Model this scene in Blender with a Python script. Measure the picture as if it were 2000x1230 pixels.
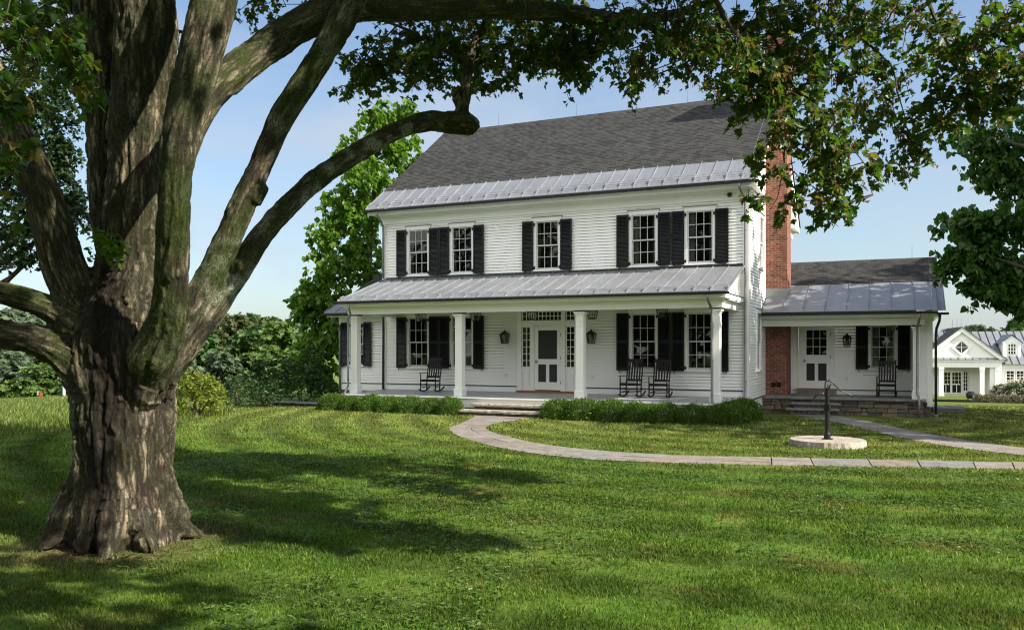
import bpy, math, random
import numpy as np
from mathutils import Vector, Matrix

for _o in list(bpy.data.objects):
    bpy.data.objects.remove(_o)
SC = bpy.context.scene
COL = SC.collection
R = math.radians
random.seed(7)

# ------------------------------------------------------------------ camera, world, sun, exposure
F, HZ, ZC = 1654.0, 679.0, 2.03                 # focal length and horizon line of the 2000 px wide photograph, eye height
A = math.atan2(F, 3600.0)
SA, CA = math.sin(A), math.cos(A)
cam = bpy.data.cameras.new('camera'); cam_o = bpy.data.objects.new('camera', cam); COL.objects.link(cam_o)
cam_o.location = (0, 0, ZC); cam_o.rotation_euler = (R(90), 0, A)
cam.sensor_width = 36; cam.lens = 36 * F / 2000; cam.shift_y = (HZ - 615) / 2000
cam.clip_start = .1; cam.clip_end = 6000
SC.camera = cam_o

SUN_EL, SUN_AZ = 38.0, 95.0                     # azimuth from +Y towards +X
SKY_STR, SUN_STR, EXPO = .085, 5.0, 1.1
w = bpy.data.worlds.new('World'); SC.world = w; w.use_nodes = True
nt = w.node_tree; bg = nt.nodes['Background']
sky = nt.nodes.new('ShaderNodeTexSky'); sky.sky_type = 'NISHITA'; sky.sun_disc = False
sky.sun_elevation = R(SUN_EL); sky.sun_rotation = R(SUN_AZ); sky.air_density = 1.0; sky.dust_density = 1.2; sky.ozone_density = 1.1
tc = nt.nodes.new('ShaderNodeTexCoord'); mp = nt.nodes.new('ShaderNodeMapping'); mp.inputs['Scale'].default_value = (1.6, 1.6, 5.5)
nz = nt.nodes.new('ShaderNodeTexNoise'); nz.inputs['Scale'].default_value = 1.7; nz.inputs['Detail'].default_value = 7; nz.inputs['Roughness'].default_value = .55
rmp = nt.nodes.new('ShaderNodeValToRGB'); rmp.color_ramp.elements[0].position = .45; rmp.color_ramp.elements[1].position = .74
sep = nt.nodes.new('ShaderNodeSeparateXYZ'); low = nt.nodes.new('ShaderNodeMapRange')
low.inputs['From Min'].default_value = .0; low.inputs['From Max'].default_value = .42; low.inputs['To Min'].default_value = .75; low.inputs['To Max'].default_value = .08
mul = nt.nodes.new('ShaderNodeMath'); mul.operation = 'MULTIPLY'
addv = nt.nodes.new('ShaderNodeMath'); addv.operation = 'MULTIPLY_ADD'; addv.inputs[1].default_value = .55
mix = nt.nodes.new('ShaderNodeMix'); mix.data_type = 'RGBA'; mix.inputs[7].default_value = (3.6, 3.85, 4.2, 1)
L = nt.links.new
L(tc.outputs['Generated'], mp.inputs[0]); L(mp.outputs[0], nz.inputs['Vector']); L(nz.outputs['Fac'], rmp.inputs[0])
L(tc.outputs['Generated'], sep.inputs[0]); L(sep.outputs[2], low.inputs['Value'])
lo2 = nt.nodes.new('ShaderNodeMapRange'); lo2.inputs['From Min'].default_value = .0; lo2.inputs['From Max'].default_value = .45; lo2.inputs['To Min'].default_value = .75; lo2.inputs['To Max'].default_value = .42; L(sep.outputs[2], lo2.inputs['Value'])
L(rmp.outputs['Color'], mul.inputs[0]); L(lo2.outputs[0], mul.inputs[1])
L(low.outputs[0], addv.inputs[0]); L(mul.outputs[0], addv.inputs[2])
tin = nt.nodes.new('ShaderNodeMix'); tin.data_type = 'RGBA'; tin.blend_type = 'MULTIPLY'; tin.inputs[0].default_value = 1; tin.inputs[7].default_value = (.88, .985, 1.04, 1); L(sky.outputs[0], tin.inputs[6])
L(addv.outputs[0], mix.inputs[0]); L(tin.outputs[2], mix.inputs[6])
# bright cloud bank added to the unseen southern sky to light the shaded facade
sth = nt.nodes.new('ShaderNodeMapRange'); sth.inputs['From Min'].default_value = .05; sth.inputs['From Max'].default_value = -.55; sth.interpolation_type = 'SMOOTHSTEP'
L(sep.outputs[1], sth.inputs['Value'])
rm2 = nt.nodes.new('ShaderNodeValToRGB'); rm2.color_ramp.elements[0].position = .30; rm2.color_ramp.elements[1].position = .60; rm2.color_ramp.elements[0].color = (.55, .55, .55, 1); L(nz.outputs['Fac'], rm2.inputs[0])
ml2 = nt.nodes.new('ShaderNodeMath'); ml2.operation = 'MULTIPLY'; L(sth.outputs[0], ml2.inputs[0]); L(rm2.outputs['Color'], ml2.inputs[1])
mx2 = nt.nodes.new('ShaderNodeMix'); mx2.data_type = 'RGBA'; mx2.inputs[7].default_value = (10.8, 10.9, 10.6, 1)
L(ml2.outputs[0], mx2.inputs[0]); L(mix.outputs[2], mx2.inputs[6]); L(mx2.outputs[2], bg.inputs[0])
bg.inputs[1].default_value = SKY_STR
sun = bpy.data.lights.new('sun', 'SUN'); sun.energy = SUN_STR; sun.angle = R(.53); sun.color = (1, .91, .76)
sun_o = bpy.data.objects.new('sun', sun); COL.objects.link(sun_o)
sv = Vector((math.sin(R(SUN_AZ)) * math.cos(R(SUN_EL)), math.cos(R(SUN_AZ)) * math.cos(R(SUN_EL)), math.sin(R(SUN_EL))))
sun_o.rotation_euler = sv.to_track_quat('Z', 'Y').to_euler(); sun_o.location = sv * 60
SC.view_settings.view_transform = 'Standard'; SC.view_settings.look = 'None'; SC.view_settings.gamma = 1
SC.view_settings.exposure = EXPO
SC.render.engine = 'CYCLES'
SC.cycles.max_bounces = 8; SC.cycles.diffuse_bounces = 3; SC.cycles.glossy_bounces = 3; SC.cycles.transmission_bounces = 4; SC.cycles.transparent_max_bounces = 12
SC.cycles.use_denoising = True; SC.cycles.denoiser = 'OPENIMAGEDENOISE'; SC.cycles.denoising_input_passes = 'RGB_ALBEDO_NORMAL'; SC.cycles.denoising_prefilter = 'ACCURATE'; SC.cycles.filter_width = 1.15; SC.cycles.sample_clamp_indirect = 4.0

def at(px, py, d):
    r = (px - 1000) / F
    return Vector((d * (-SA + r * CA), d * (CA + r * SA), ZC + (HZ - py) / F * d))
def proj(P):
    P = np.asarray(P); d = -SA * P[..., 0] + CA * P[..., 1]; rr = CA * P[..., 0] + SA * P[..., 1]
    d = np.where(np.abs(d) < 1e-3, 1e-3, d)
    return 1000 + rr / d * F, HZ - (P[..., 2] - ZC) / d * F, d

# ------------------------------------------------------------------ object helpers
def tag(o, label=None, cat=None, group=None, kind=None):
    if label: o['label'] = label
    if cat: o['category'] = cat
    if group: o['group'] = group
    if kind: o['kind'] = kind
    return o
def empty(name, loc=(0, 0, 0), rz=0, parent=None):
    o = bpy.data.objects.new(name, None); COL.objects.link(o); o.location = loc; o.rotation_euler = (0, 0, rz)
    o.empty_display_size = .2
    if parent: o.parent = parent
    return o
def link_mesh(name, me, mat, parent=None, loc=(0, 0, 0)):
    if mat: me.materials.append(mat)
    o = bpy.data.objects.new(name, me); COL.objects.link(o); o.location = loc
    if parent: o.parent = parent
    return o
def copy_tree(o, parent=None, loc=None, rz=None):
    c = o.copy(); COL.objects.link(c)
    if parent: c.parent = parent
    if loc is not None: c.location = loc
    if rz is not None: c.rotation_euler = (0, 0, rz)
    for ch in list(o.children): copy_tree(ch, c)
    return c
def kids(o):
    return list(o.children)

class MB:
    def __init__(s): s.v = []; s.f = []
    def add(s, vs, fs):
        n = len(s.v); s.v += [tuple(p) for p in vs]; s.f += [tuple(i + n for i in f) for f in fs]
    def box(s, x0, x1, y0, y1, z0, z1):
        s.add([(x0,y0,z0),(x1,y0,z0),(x1,y1,z0),(x0,y1,z0),(x0,y0,z1),(x1,y0,z1),(x1,y1,z1),(x0,y1,z1)],
              [(0,3,2,1),(4,5,6,7),(0,1,5,4),(1,2,6,5),(2,3,7,6),(3,0,4,7)])
    def bbox(s, x0, x1, y0, y1, z0, z1, b=.006):          # box with chamfered upright and top edges
        k = MB(); 
        def ring(z, i): return [(x0+i+b,y0+i,z),(x1-i-b,y0+i,z),(x1-i,y0+i+b,z),(x1-i,y1-i-b,z),(x1-i-b,y1-i,z),(x0+i+b,y1-i,z),(x0+i,y1-i-b,z),(x0+i,y0+i+b,z)]
        vs = ring(z0+b, 0) + ring(z1-b, 0) + ring(z1, b) + ring(z0, b)
        fs = []
        for a, c in ((0, 8), (8, 16), (24, 0)):
            for i in range(8): j = (i+1) % 8; fs.append((a+i, a+j, c+j, c+i))
        fs.append(tuple(range(16, 24))); fs.append(tuple(reversed(range(24, 32))))
        s.add(vs, fs)
    def xbox(s, M, x0, x1, y0, y1, z0, z1):
        k = MB(); k.box(x0, x1, y0, y1, z0, z1); s.add([M @ Vector(p) for p in k.v], k.f)
    def quad(s, a, b, c, d): s.add([a, b, c, d], [(0, 1, 2, 3)])
    def poly(s, pts): s.add(pts, [tuple(range(len(pts)))])
    def prism(s, pts, d):                                  # polygon pts extruded by vector d
        n = len(pts); q = [tuple(Vector(p) + Vector(d)) for p in pts]
        s.add(list(pts) + q, [tuple(range(n)), tuple(reversed(range(n, 2*n)))] + [(j, i, i+n, j+n) for i, j in ((i, (i+1) % n) for i in range(n))])
    def bar(s, a, b, w, h, up=(0, 0, 1)):                  # rectangular bar from a to b
        a, b = Vector(a), Vector(b); t = (b - a).normalized(); u = Vector(up)
        if abs(t.dot(u)) > .98: u = Vector((0, 1, 0))
        x = t.cross(u).normalized() * w / 2; y = x.cross(t).normalized() * h / 2
        s.add([a-x-y, a+x-y, a+x+y, a-x+y, b-x-y, b+x-y, b+x+y, b-x+y], [(0,3,2,1),(4,5,6,7),(0,1,5,4),(1,2,6,5),(2,3,7,6),(3,0,4,7)])
    def tube(s, pts, rad, n=8, caps=True):
        pts = [Vector(p) for p in pts]; m = len(pts)
        rad = [rad] * m if isinstance(rad, (int, float)) else rad
        u = None; vs = []; fs = []
        for i in range(m):
            t = (pts[min(i+1, m-1)] - pts[max(i-1, 0)]).normalized()
            if u is None: u = t.cross(Vector((0, 0, 1)) if abs(t.z) < .9 else Vector((1, 0, 0))).normalized()
            else: u = (u - t * u.dot(t)).normalized()
            ww = t.cross(u)
            for k in range(n):
                a = 2 * math.pi * k / n
                vs.append(pts[i] + (u * math.cos(a) + ww * math.sin(a)) * rad[i])
        for i in range(m - 1):
            for k in range(n):
                j = (k + 1) % n; fs.append((i*n+k, i*n+j, (i+1)*n+j, (i+1)*n+k))
        if caps: fs.append(tuple(reversed(range(n)))); fs.append(tuple(range((m-1)*n, m*n)))
        s.add(vs, fs)
    def lathe(s, prof, c=(0, 0, 0), n=16):
        vs = []; fs = []
        for r, z in prof:
            for k in range(n):
                a = 2 * math.pi * k / n; vs.append((c[0] + r * math.cos(a), c[1] + r * math.sin(a), c[2] + z))
        for i in range(len(prof) - 1):
            for k in range(n):
                j = (k + 1) % n; fs.append((i*n+k, i*n+j, (i+1)*n+j, (i+1)*n+k))
        fs.append(tuple(reversed(range(n)))); fs.append(tuple(range((len(prof)-1)*n, len(prof)*n)))
        s.add(vs, fs)
    def xform(s, M): s.v = [tuple(M @ Vector(p)) for p in s.v]; return s
    def build(s, name, mat, parent=None, origin=(0, 0, 0), loc=(0, 0, 0), smooth=False):
        me = bpy.data.meshes.new(name)
        o = origin
        me.from_pydata([(p[0]-o[0], p[1]-o[1], p[2]-o[2]) for p in s.v], [], s.f)
        if smooth: me.polygons.foreach_set('use_smooth', [True] * len(me.polygons))
        me.update()
        return link_mesh(name, me, mat, parent, loc)

def np_mesh(name, V, faces_flat, sizes, smooth=False):
    me = bpy.data.meshes.new(name)
    V = np.ascontiguousarray(V, dtype=np.float32); ff = np.ascontiguousarray(faces_flat, dtype=np.int32); sz = np.ascontiguousarray(sizes, dtype=np.int32)
    me.vertices.add(len(V)); me.vertices.foreach_set('co', V.ravel())
    me.loops.add(len(ff)); me.loops.foreach_set('vertex_index', ff)
    me.polygons.add(len(sz)); st = np.zeros(len(sz), dtype=np.int32); st[1:] = np.cumsum(sz)[:-1]
    me.polygons.foreach_set('loop_start', st); me.polygons.foreach_set('loop_total', sz)
    if smooth: me.polygons.foreach_set('use_smooth', np.ones(len(sz), dtype=bool))
    me.update(calc_edges=True); me.validate()
    return me
def scatter_mesh(name, tv, tf, M, P, S):
    """copies of a template (tv verts, tf faces) with rotation matrices M (N,3,3), positions P, sizes S -> one mesh"""
    tv = np.asarray(tv, dtype=np.float32); N = len(P); k = len(tv)
    V = np.einsum('nij,kj->nki', M.astype(np.float32), tv) * np.asarray(S, dtype=np.float32).reshape(N, -1)[:, None, :] + P[:, None, :].astype(np.float32)
    flat = np.concatenate([np.array(f) for f in tf]); sz = np.array([len(f) for f in tf])
    ff = (flat[None, :] + (np.arange(N) * k)[:, None]).ravel()
    return np_mesh(name, V.reshape(-1, 3), ff, np.tile(sz, N))

# value noise in numpy
def _h(ix, iy, iz):
    n = (ix * 374761393 + iy * 668265263 + iz * 2147483647 + 974711) & 0xffffffff
    n = ((n ^ (n >> 13)) * 1274126177) & 0xffffffff
    return ((n ^ (n >> 16)) & 0xffff) / 65535.0
def vnoise(p):
    p = np.asarray(p, dtype=np.float64); i = np.floor(p).astype(np.int64); f = p - i; f = f * f * (3 - 2 * f)
    r = 0
    for dx in (0, 1):
        for dy in (0, 1):
            for dz in (0, 1):
                wt = (f[:, 0] if dx else 1 - f[:, 0]) * (f[:, 1] if dy else 1 - f[:, 1]) * (f[:, 2] if dz else 1 - f[:, 2])
                r = r + wt * _h(i[:, 0] + dx, i[:, 1] + dy, i[:, 2] + dz)
    return r
def fbm(p, o=3):
    p = np.asarray(p, dtype=np.float64); s = 0; a = .5; t = 0
    for k in range(o): s = s + a * vnoise(p * 2 ** k + 17.3 * k); t += a; a *= .5
    return s / t

# ------------------------------------------------------------------ materials
class N:
    """tiny node-tree helper"""
    def __init__(s, name):
        s.m = bpy.data.materials.new(name); s.m.use_nodes = True; s.t = s.m.node_tree; s.b = s.t.nodes['Principled BSDF']; s.out = s.t.nodes['Material Output']
    def n(s, ty, **kw):
        x = s.t.nodes.new('ShaderNode' + ty)
        for k, v in kw.items(): setattr(x, k, v)
        return x
    def l(s, a, b): s.t.links.new(a, b)
    def coord(s, kind='Object', scale=(1, 1, 1)):
        if isinstance(kind, str) and kind not in ('Object', 'Generated', 'UV'):
            c = s.n('Attribute'); c.attribute_name = kind; o = c.outputs['Vector']
        else: c = s.n('TexCoord'); o = c.outputs[kind]
        m = s.n('Mapping'); m.inputs['Scale'].default_value = scale; s.l(o, m.inputs[0]); return m.outputs[0]
    def noise(s, vec, scale, detail=4, rough=.55, dist=0):
        x = s.n('TexNoise'); x.inputs['Scale'].default_value = scale; x.inputs['Detail'].default_value = detail; x.inputs['Roughness'].default_value = rough; x.inputs['Distortion'].default_value = dist
        s.l(vec, x.inputs['Vector']); return x.outputs['Fac']
    def ramp(s, fac, *stops):
        x = s.n('ValToRGB'); e = x.color_ramp.elements
        while len(e) < len(stops): e.new(.5)
        for i, (p, c) in enumerate(stops):
            e[i].position = p; e[i].color = (c, c, c, 1) if isinstance(c, (int, float)) else (*c, 1)
        s.l(fac, x.inputs[0]); return x.outputs['Color']
    def mix(s, fac, a, b, mode='MIX'):
        x = s.n('Mix', data_type='RGBA', blend_type=mode)
        for v, i in ((fac, 0), (a, 6), (b, 7)):
            if hasattr(v, 'is_output'): s.l(v, x.inputs[i])
            else: x.inputs[i].default_value = v if i == 0 else (*v, 1)
        return x.outputs[2]
    def math(s, op, a, b=None, c=None):
        x = s.n('Math', operation=op)
        for i, v in enumerate((a, b, c)):
            if v is None: continue
            if hasattr(v, 'is_output'): s.l(v, x.inputs[i])
            else: x.inputs[i].default_value = v
        return x.outputs[0]
    def island(s): return s.n('NewGeometry').outputs['Random Per Island']
    def bump(s, h, strength=.3, dist=.01, prev=None):
        x = s.n('Bump'); x.inputs['Strength'].default_value = strength; x.inputs['Distance'].default_value = dist; s.l(h, x.inputs['Height'])
        if prev: s.l(prev, x.inputs['Normal'])
        s.l(x.outputs[0], s.b.inputs['Normal']); return x.outputs[0]
    def base(s, c, rough=.5, metal=0, spec=None):
        if hasattr(c, 'is_output'): s.l(c, s.b.inputs['Base Color'])
        else: s.b.inputs['Base Color'].default_value = (*c, 1)
        if hasattr(rough, 'is_output'): s.l(rough, s.b.inputs['Roughness'])
        else: s.b.inputs['Roughness'].default_value = rough
        s.b.inputs['Metallic'].default_value = metal
        if spec is not None: s.b.inputs['Specular IOR Level'].default_value = spec
        return s.m

def plain(name, c, rough=.5, metal=0, var=.12, scale=3.0, bump=0, spec=None):
    k = N(name); v = k.coord(); n1 = k.noise(v, scale, 5); n2 = k.noise(v, scale * 14, 3)
    f = k.math('ADD', k.math('MULTIPLY', n1, .65), k.math('MULTIPLY', n2, .35))
    a = tuple(x * (1 - var) for x in c); b = tuple(min(1, x * (1 + var)) for x in c)
    k.base(k.ramp(f, (.3, a), (.7, b)), rough, metal, spec)
    if bump: k.bump(n2, bump, .004)
    return k.m

def mat_leaf(name, cols, trans, rough=.45, tmix=.35, tint=None):
    k = N(name); isl = k.island()
    n = len(cols); c = k.ramp(isl, *[(i / max(1, n - 1), cols[i]) for i in range(n)])
    if tint:
        v = k.coord(); c = k.mix(k.ramp(k.noise(v, tint[0], 2), (.42, 0.0), (.62, 1.0)), c, k.mix(1.0, c, tint[1], 'MULTIPLY'))
    k.base(c, rough, 0, .35)
    tr = k.n('BsdfTranslucent'); k.l(k.mix(1.0, c, trans, 'MULTIPLY'), tr.inputs[0])
    ms = k.n('MixShader'); ms.inputs[0].default_value = tmix; k.l(k.b.outputs[0], ms.inputs[1]); k.l(tr.outputs[0], ms.inputs[2]); k.l(ms.outputs[0], k.out.inputs[0])
    return k.m

M = {}
M['white'] = plain('white_paint', (.83, .835, .815), .42, 0, .03, 1.3)
M['trim'] = plain('trim_paint', (.83, .835, .815), .38, 0, .025, 1.0)
M['sash'] = plain('sash_paint', (.52, .52, .54), .4, 0, .05, 3)
M['black'] = plain('black_shutter_paint', (.006, .007, .009), .38, 0, .2, 6, 0, .3)
M['chairblack'] = plain('black_chair_paint', (.006, .006, .007), .45, 0, .25, 9, 0, .3)
M['iron'] = plain('cast_iron', (.012, .012, .013), .35, .3, .3, 12, .2)
M['lamp'] = plain('dark_bronze', (.016, .014, .011), .4, .6, .2, 9)
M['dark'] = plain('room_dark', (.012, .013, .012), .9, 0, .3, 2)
M['curtain'] = plain('curtain_cloth', (.42, .43, .40), .9, 0, .1, 6)
M['deck'] = plain('deck_paint', (.31, .315, .33), .38, 0, .08, 2)
M['wood'] = plain('threshold_wood', (.28, .09, .03), .5, 0, .2, 8)
M['gutter'] = plain('dark_gutter_metal', (.055, .055, .06), .38, .5, .15, 4)
M['pipe'] = plain('pipe_metal', (.22, .22, .23), .42, .55, .2, 5)
M['flash'] = plain('lead_flashing', (.22, .225, .235), .55, .4, .12, 5)
M['screen'] = plain('screen_mesh', (.018, .019, .02), .6, 0, .1, 3)
M['red'] = plain('red_paint', (.22, .035, .025), .5, 0, .1, 4)
M['plastic'] = plain('white_cover', (.72, .72, .74), .35, 0, .02, 4)
M['twig'] = plain('twig_bark', (.055, .042, .03), .85, 0, .3, 14)
M['farbark'] = plain('far_bark', (.09, .075, .055), .9, 0, .3, 3)

def mk_glass():
    k = N('window_glass'); k.t.nodes.remove(k.b)
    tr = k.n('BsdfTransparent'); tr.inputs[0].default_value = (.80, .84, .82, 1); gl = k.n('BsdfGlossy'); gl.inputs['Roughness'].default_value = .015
    nn = k.noise(k.coord(), 1.6, 2); bp = k.n('Bump'); bp.inputs['Strength'].default_value = .06; bp.inputs['Distance'].default_value = .02; k.l(nn, bp.inputs['Height']); k.l(bp.outputs[0], gl.inputs['Normal'])
    fr = k.n('Fresnel'); fr.inputs[0].default_value = 1.52; ms = k.n('MixShader')
    k.l(k.math('MULTIPLY', fr.outputs[0], 1.25), ms.inputs[0]); k.l(tr.outputs[0], ms.inputs[1]); k.l(gl.outputs[0], ms.inputs[2]); k.l(ms.outputs[0], k.out.inputs[0]); return k.m
M['glass'] = mk_glass()

def mk_shingle():
    k = N('asphalt_shingle'); v = k.coord('Object', (1, 0, 1))
    sx = k.n('SeparateXYZ'); k.l(k.n('TexCoord').outputs['Object'], sx.inputs[0]); cx = k.n('CombineXYZ')
    k.l(sx.outputs[0], cx.inputs[0]); k.l(k.math('MULTIPLY', sx.outputs[2], 1.73), cx.inputs[1])
    br = k.n('TexBrick'); br.offset = .43; br.inputs['Scale'].default_value = 1.0; br.inputs['Brick Width'].default_value = .21; br.inputs['Row Height'].default_value = .135; br.inputs['Mortar Size'].default_value = .008
    br.inputs['Color1'].default_value = (.010, .010, .010, 1); br.inputs['Color2'].default_value = (.047, .0475, .048, 1); br.inputs['Mortar'].default_value = (.02, .02, .021, 1); br.inputs['Bias'].default_value = .25
    k.l(cx.outputs[0], br.inputs['Vector'])
    n = k.noise(k.coord(), .7, 4); n2 = k.noise(k.coord(), 60, 2)
    c = k.mix(1.0, br.outputs['Color'], k.ramp(n, (.3, .94), (.7, 1.06)), 'MULTIPLY'); c = k.mix(1.0, c, k.ramp(n2, (.3, .75), (.7, 1.2)), 'MULTIPLY')
    k.base(c, .85, 0, .25); k.bump(br.outputs['Fac'], -.5, .01); return k.m
M['shingle'] = mk_shingle()

def mk_metal(name, c, r=.42, metal=.75):
    k = N(name); v = k.coord('Object', (1, 1, 1)); n = k.noise(v, 1.1, 6, .6); n2 = k.noise(k.coord('Object', (9, 1.2, 1.2)), 2.2, 4)
    f = k.math('ADD', k.math('MULTIPLY', n, .6), k.math('MULTIPLY', n2, .4))
    k.base(k.ramp(f, (.32, tuple(x * .8 for x in c)), (.68, tuple(x * 1.12 for x in c))), k.ramp(n2, (.3, r - .06), (.7, r + .1)), metal)
    k.bump(n, .08, .01); return k.m
M['metal'] = mk_metal('standing_seam_metal', (.255, .268, .295), .48, .5)

def mk_brick():
    k = N('red_brick'); sx = k.n('SeparateXYZ'); k.l(k.n('TexCoord').outputs['Object'], sx.inputs[0]); cx = k.n('CombineXYZ')
    k.l(k.math('ADD', sx.outputs[0], sx.outputs[1]), cx.inputs[0]); k.l(sx.outputs[2], cx.inputs[1])
    br = k.n('TexBrick'); br.inputs['Scale'].default_value = 1; br.inputs['Brick Width'].default_value = .215; br.inputs['Row Height'].default_value = .075; br.inputs['Mortar Size'].default_value = .007; br.inputs['Mortar Smooth'].default_value = .2
    br.inputs['Color1'].default_value = (.235, .072, .043, 1); br.inputs['Color2'].default_value = (.075, .034, .026, 1); br.inputs['Mortar'].default_value = (.25, .205, .17, 1); br.inputs['Bias'].default_value = -.25
    k.l(cx.outputs[0], br.inputs['Vector']); n = k.noise(k.coord(), 9, 4); n2 = k.noise(k.coord(), 1.2, 3)
    c = k.mix(1.0, br.outputs['Color'], k.ramp(n, (.25, .65), (.75, 1.3)), 'MULTIPLY'); c = k.mix(1.0, c, k.ramp(n2, (.3, .85), (.7, 1.12)), 'MULTIPLY')
    k.base(c, .85, 0, .3); k.bump(br.outputs['Fac'], -.6, .008); return k.m
M['brick'] = mk_brick()

def mk_stone(name, cols, nscale=9, bump=.5):
    k = N(name); v = k.coord(); isl = k.island(); n = k.noise(v, nscale, 6, .65); n2 = k.noise(v, nscale * 8, 3)
    c = k.ramp(isl, *[(i / (len(cols) - 1), cols[i]) for i in range(len(cols))])
    c = k.mix(1.0, c, k.ramp(n, (.28, .62), (.72, 1.25)), 'MULTIPLY'); c = k.mix(1.0, c, k.ramp(n2, (.3, .85), (.7, 1.15)), 'MULTIPLY')
    k.base(c, .85, 0, .3); k.bump(n, bump, .02); return k.m
M['fieldstone'] = mk_stone('field_stone', [(.08, .062, .044), (.15, .118, .084), (.10, .094, .086), (.20, .155, .108), (.062, .058, .055), (.135, .12, .104)])
M['bluestone'] = mk_stone('blue_stone', [(.15, .155, .165), (.19, .19, .19), (.14, .145, .15)], 4, .25)
M['tread'] = mk_stone('step_stone', [(.33, .30, .25), (.30, .275, .24)], 14, .6)
M['millstone'] = mk_stone('pale_granite', [(.345, .305, .265), (.345, .305, .265)], 12, .5)
M['slab'] = mk_stone('path_slab', [(.225, .205, .178), (.175, .172, .168), (.215, .178, .143), (.20, .195, .187), (.165, .13, .108), (.215, .19, .168), (.185, .187, .19)], 3, .2)
# ------------------------------------------------------------------ farmhouse
X0, X1, YF, YB = -17.17, -4.17, 26.1, 36.5
HO = (-10.67, YF, 0)
house = empty('farmhouse', HO)
tag(house, 'white two storey clapboard farmhouse with grey roof, black shutters, columned front porch and brick chimney', 'house')
def hp(mb, name, mat, smooth=False, label=None):
    o = mb.build(name, M[mat], house, HO, smooth=smooth)
    if label: o['label'] = label
    return o

def clap(mb, o, ud, nd, z0, z1, holes, span, e=.098, lap=.016, gap=.011):
    """lap siding on a wall through o, along ud, outward nd; span(z)->(u0,u1); holes (u0,u1,z0,z1)"""
    o, ud, nd = Vector(o), Vector(ud), Vector(nd); z = z0
    P = lambda u, zz, off: tuple(o + ud * u + nd * off + Vector((0, 0, zz)))
    while z < z1 - .01:
        zt = min(z + e, z1); cuts = sorted({z, zt} | {c for h in holes for c in (h[2], h[3]) if z + .002 < c < zt - .002})
        for a, b in zip(cuts[:-1], cuts[1:]):
            m = (a + b) / 2; u0, u1 = span(m)
            segs = [(u0, u1)]
            for h in holes:
                if h[2] < m < h[3]:
                    ns = []
                    for s0, s1 in segs:
                        if h[1] <= s0 or h[0] >= s1: ns.append((s0, s1)); continue
                        if h[0] > s0: ns.append((s0, h[0]))
                        if h[1] < s1: ns.append((h[1], s1))
                    segs = ns
            for s0, s1 in segs:
                if s1 - s0 < .01: continue
                oa = lap * (1 - (a - z) / e); a0 = a; a = a + gap if a == z else a; ob = lap * (1 - (b - z) / e) + .0005
                mb.quad(P(s0, a, oa), P(s1, a, oa), P(s1, b, ob), P(s0, b, ob))
                if a0 == z: mb.quad(P(s0, a, -.022), P(s1, a, -.022), P(s1, a, oa), P(s0, a, oa)); mb.quad(P(s0, a0 - .001, -.022), P(s1, a0 - .001, -.022), P(s1, a, -.022), P(s0, a, -.022)); mb.quad(P(s0, a0, .0), P(s1, a0, .0), P(s1, a0, -.022), P(s0, a0, -.022))
        z = zt

# ---- window kit (local: wall plane y=0, outside is -y, origin bottom centre of the sash opening)
def window_kit(w, h, curtain=None, cols=3, rows=4, headcap=True, casing=.11):
    c = casing
    fr = MB(); hw = w / 2
    fr.box(-hw - c, -hw, -.045, .10, -.0, h); fr.box(hw, hw + c, -.045, .10, 0, h)
    fr.box(-hw - c, hw + c, -.047, .10, h, h + .13)
    fr.box(-hw - c - .04, hw + c + .04, -.085, .10, -.055, 0)
    win = fr.build('window', M['trim'])
    if headcap:
        k = MB(); k.box(-hw - c - .03, hw + c + .03, -.075, 0, h + .13, h + .155); k.build('drip_cap', M['flash'], win)
    sh = MB()
    def sash(z0, z1, y0, bot):
        st = .042
        sh.box(-hw, -hw + st, y0, y0 + .035, z0, z1); sh.box(hw - st, hw, y0, y0 + .035, z0, z1)
        sh.box(-hw + st, hw - st, y0 + .001, y0 + .034, z0, z0 + bot); sh.box(-hw + st, hw - st, y0 + .001, y0 + .034, z1 - .04, z1)
        for i in range(1, cols):
            x = -hw + st + (w - 2 * st) * i / cols; sh.box(x - .009, x + .009, y0 + .004, y0 + .03, z0 + bot, z1 - .04)
        r = rows // 2
        for i in range(1, r):
            z = z0 + bot + (z1 - .04 - z0 - bot) * i / r; sh.box(-hw + st, hw - st, y0 + .0055, y0 + .0285, z - .009, z + .009)
    sash(h / 2 - .02, h, -.012, .04); sash(0, h / 2 + .02, .025, .065)
    sh.build('sash', M['sash'], win)
    g = MB(); g.quad((-hw, .006, h / 2), (hw, .006, h / 2), (hw, .006, h), (-hw, .006, h)); g.quad((-hw, .043, 0), (hw, .043, 0), (hw, .043, h / 2), (-hw, .043, h / 2))
    g.build('glass_pane', M['glass'], win)
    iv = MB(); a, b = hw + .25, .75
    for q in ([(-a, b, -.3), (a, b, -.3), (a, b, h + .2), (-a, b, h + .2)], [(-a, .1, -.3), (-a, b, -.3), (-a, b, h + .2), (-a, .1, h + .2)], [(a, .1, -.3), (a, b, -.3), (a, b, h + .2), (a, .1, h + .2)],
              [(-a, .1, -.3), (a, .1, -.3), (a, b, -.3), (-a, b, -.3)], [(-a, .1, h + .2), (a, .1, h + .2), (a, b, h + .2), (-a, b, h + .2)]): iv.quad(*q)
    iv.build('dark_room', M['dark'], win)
    if curtain:
        cm = MB()
        for s, wd in curtain:
            n = 22; xs = [s * hw - s * wd * i / n for i in range(n + 1)]
            for i in range(n):
                f = lambda j: .13 + .025 * math.sin(j * 1.9) + .01 * math.sin(j * .7)
                cm.quad((xs[i], f(i), -.05), (xs[i+1], f(i+1), -.05), (xs[i+1], f(i+1), h + .02), (xs[i], f(i), h + .02))
        cm.build('curtain', M['curtain'], win, smooth=True)
    return win
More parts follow.
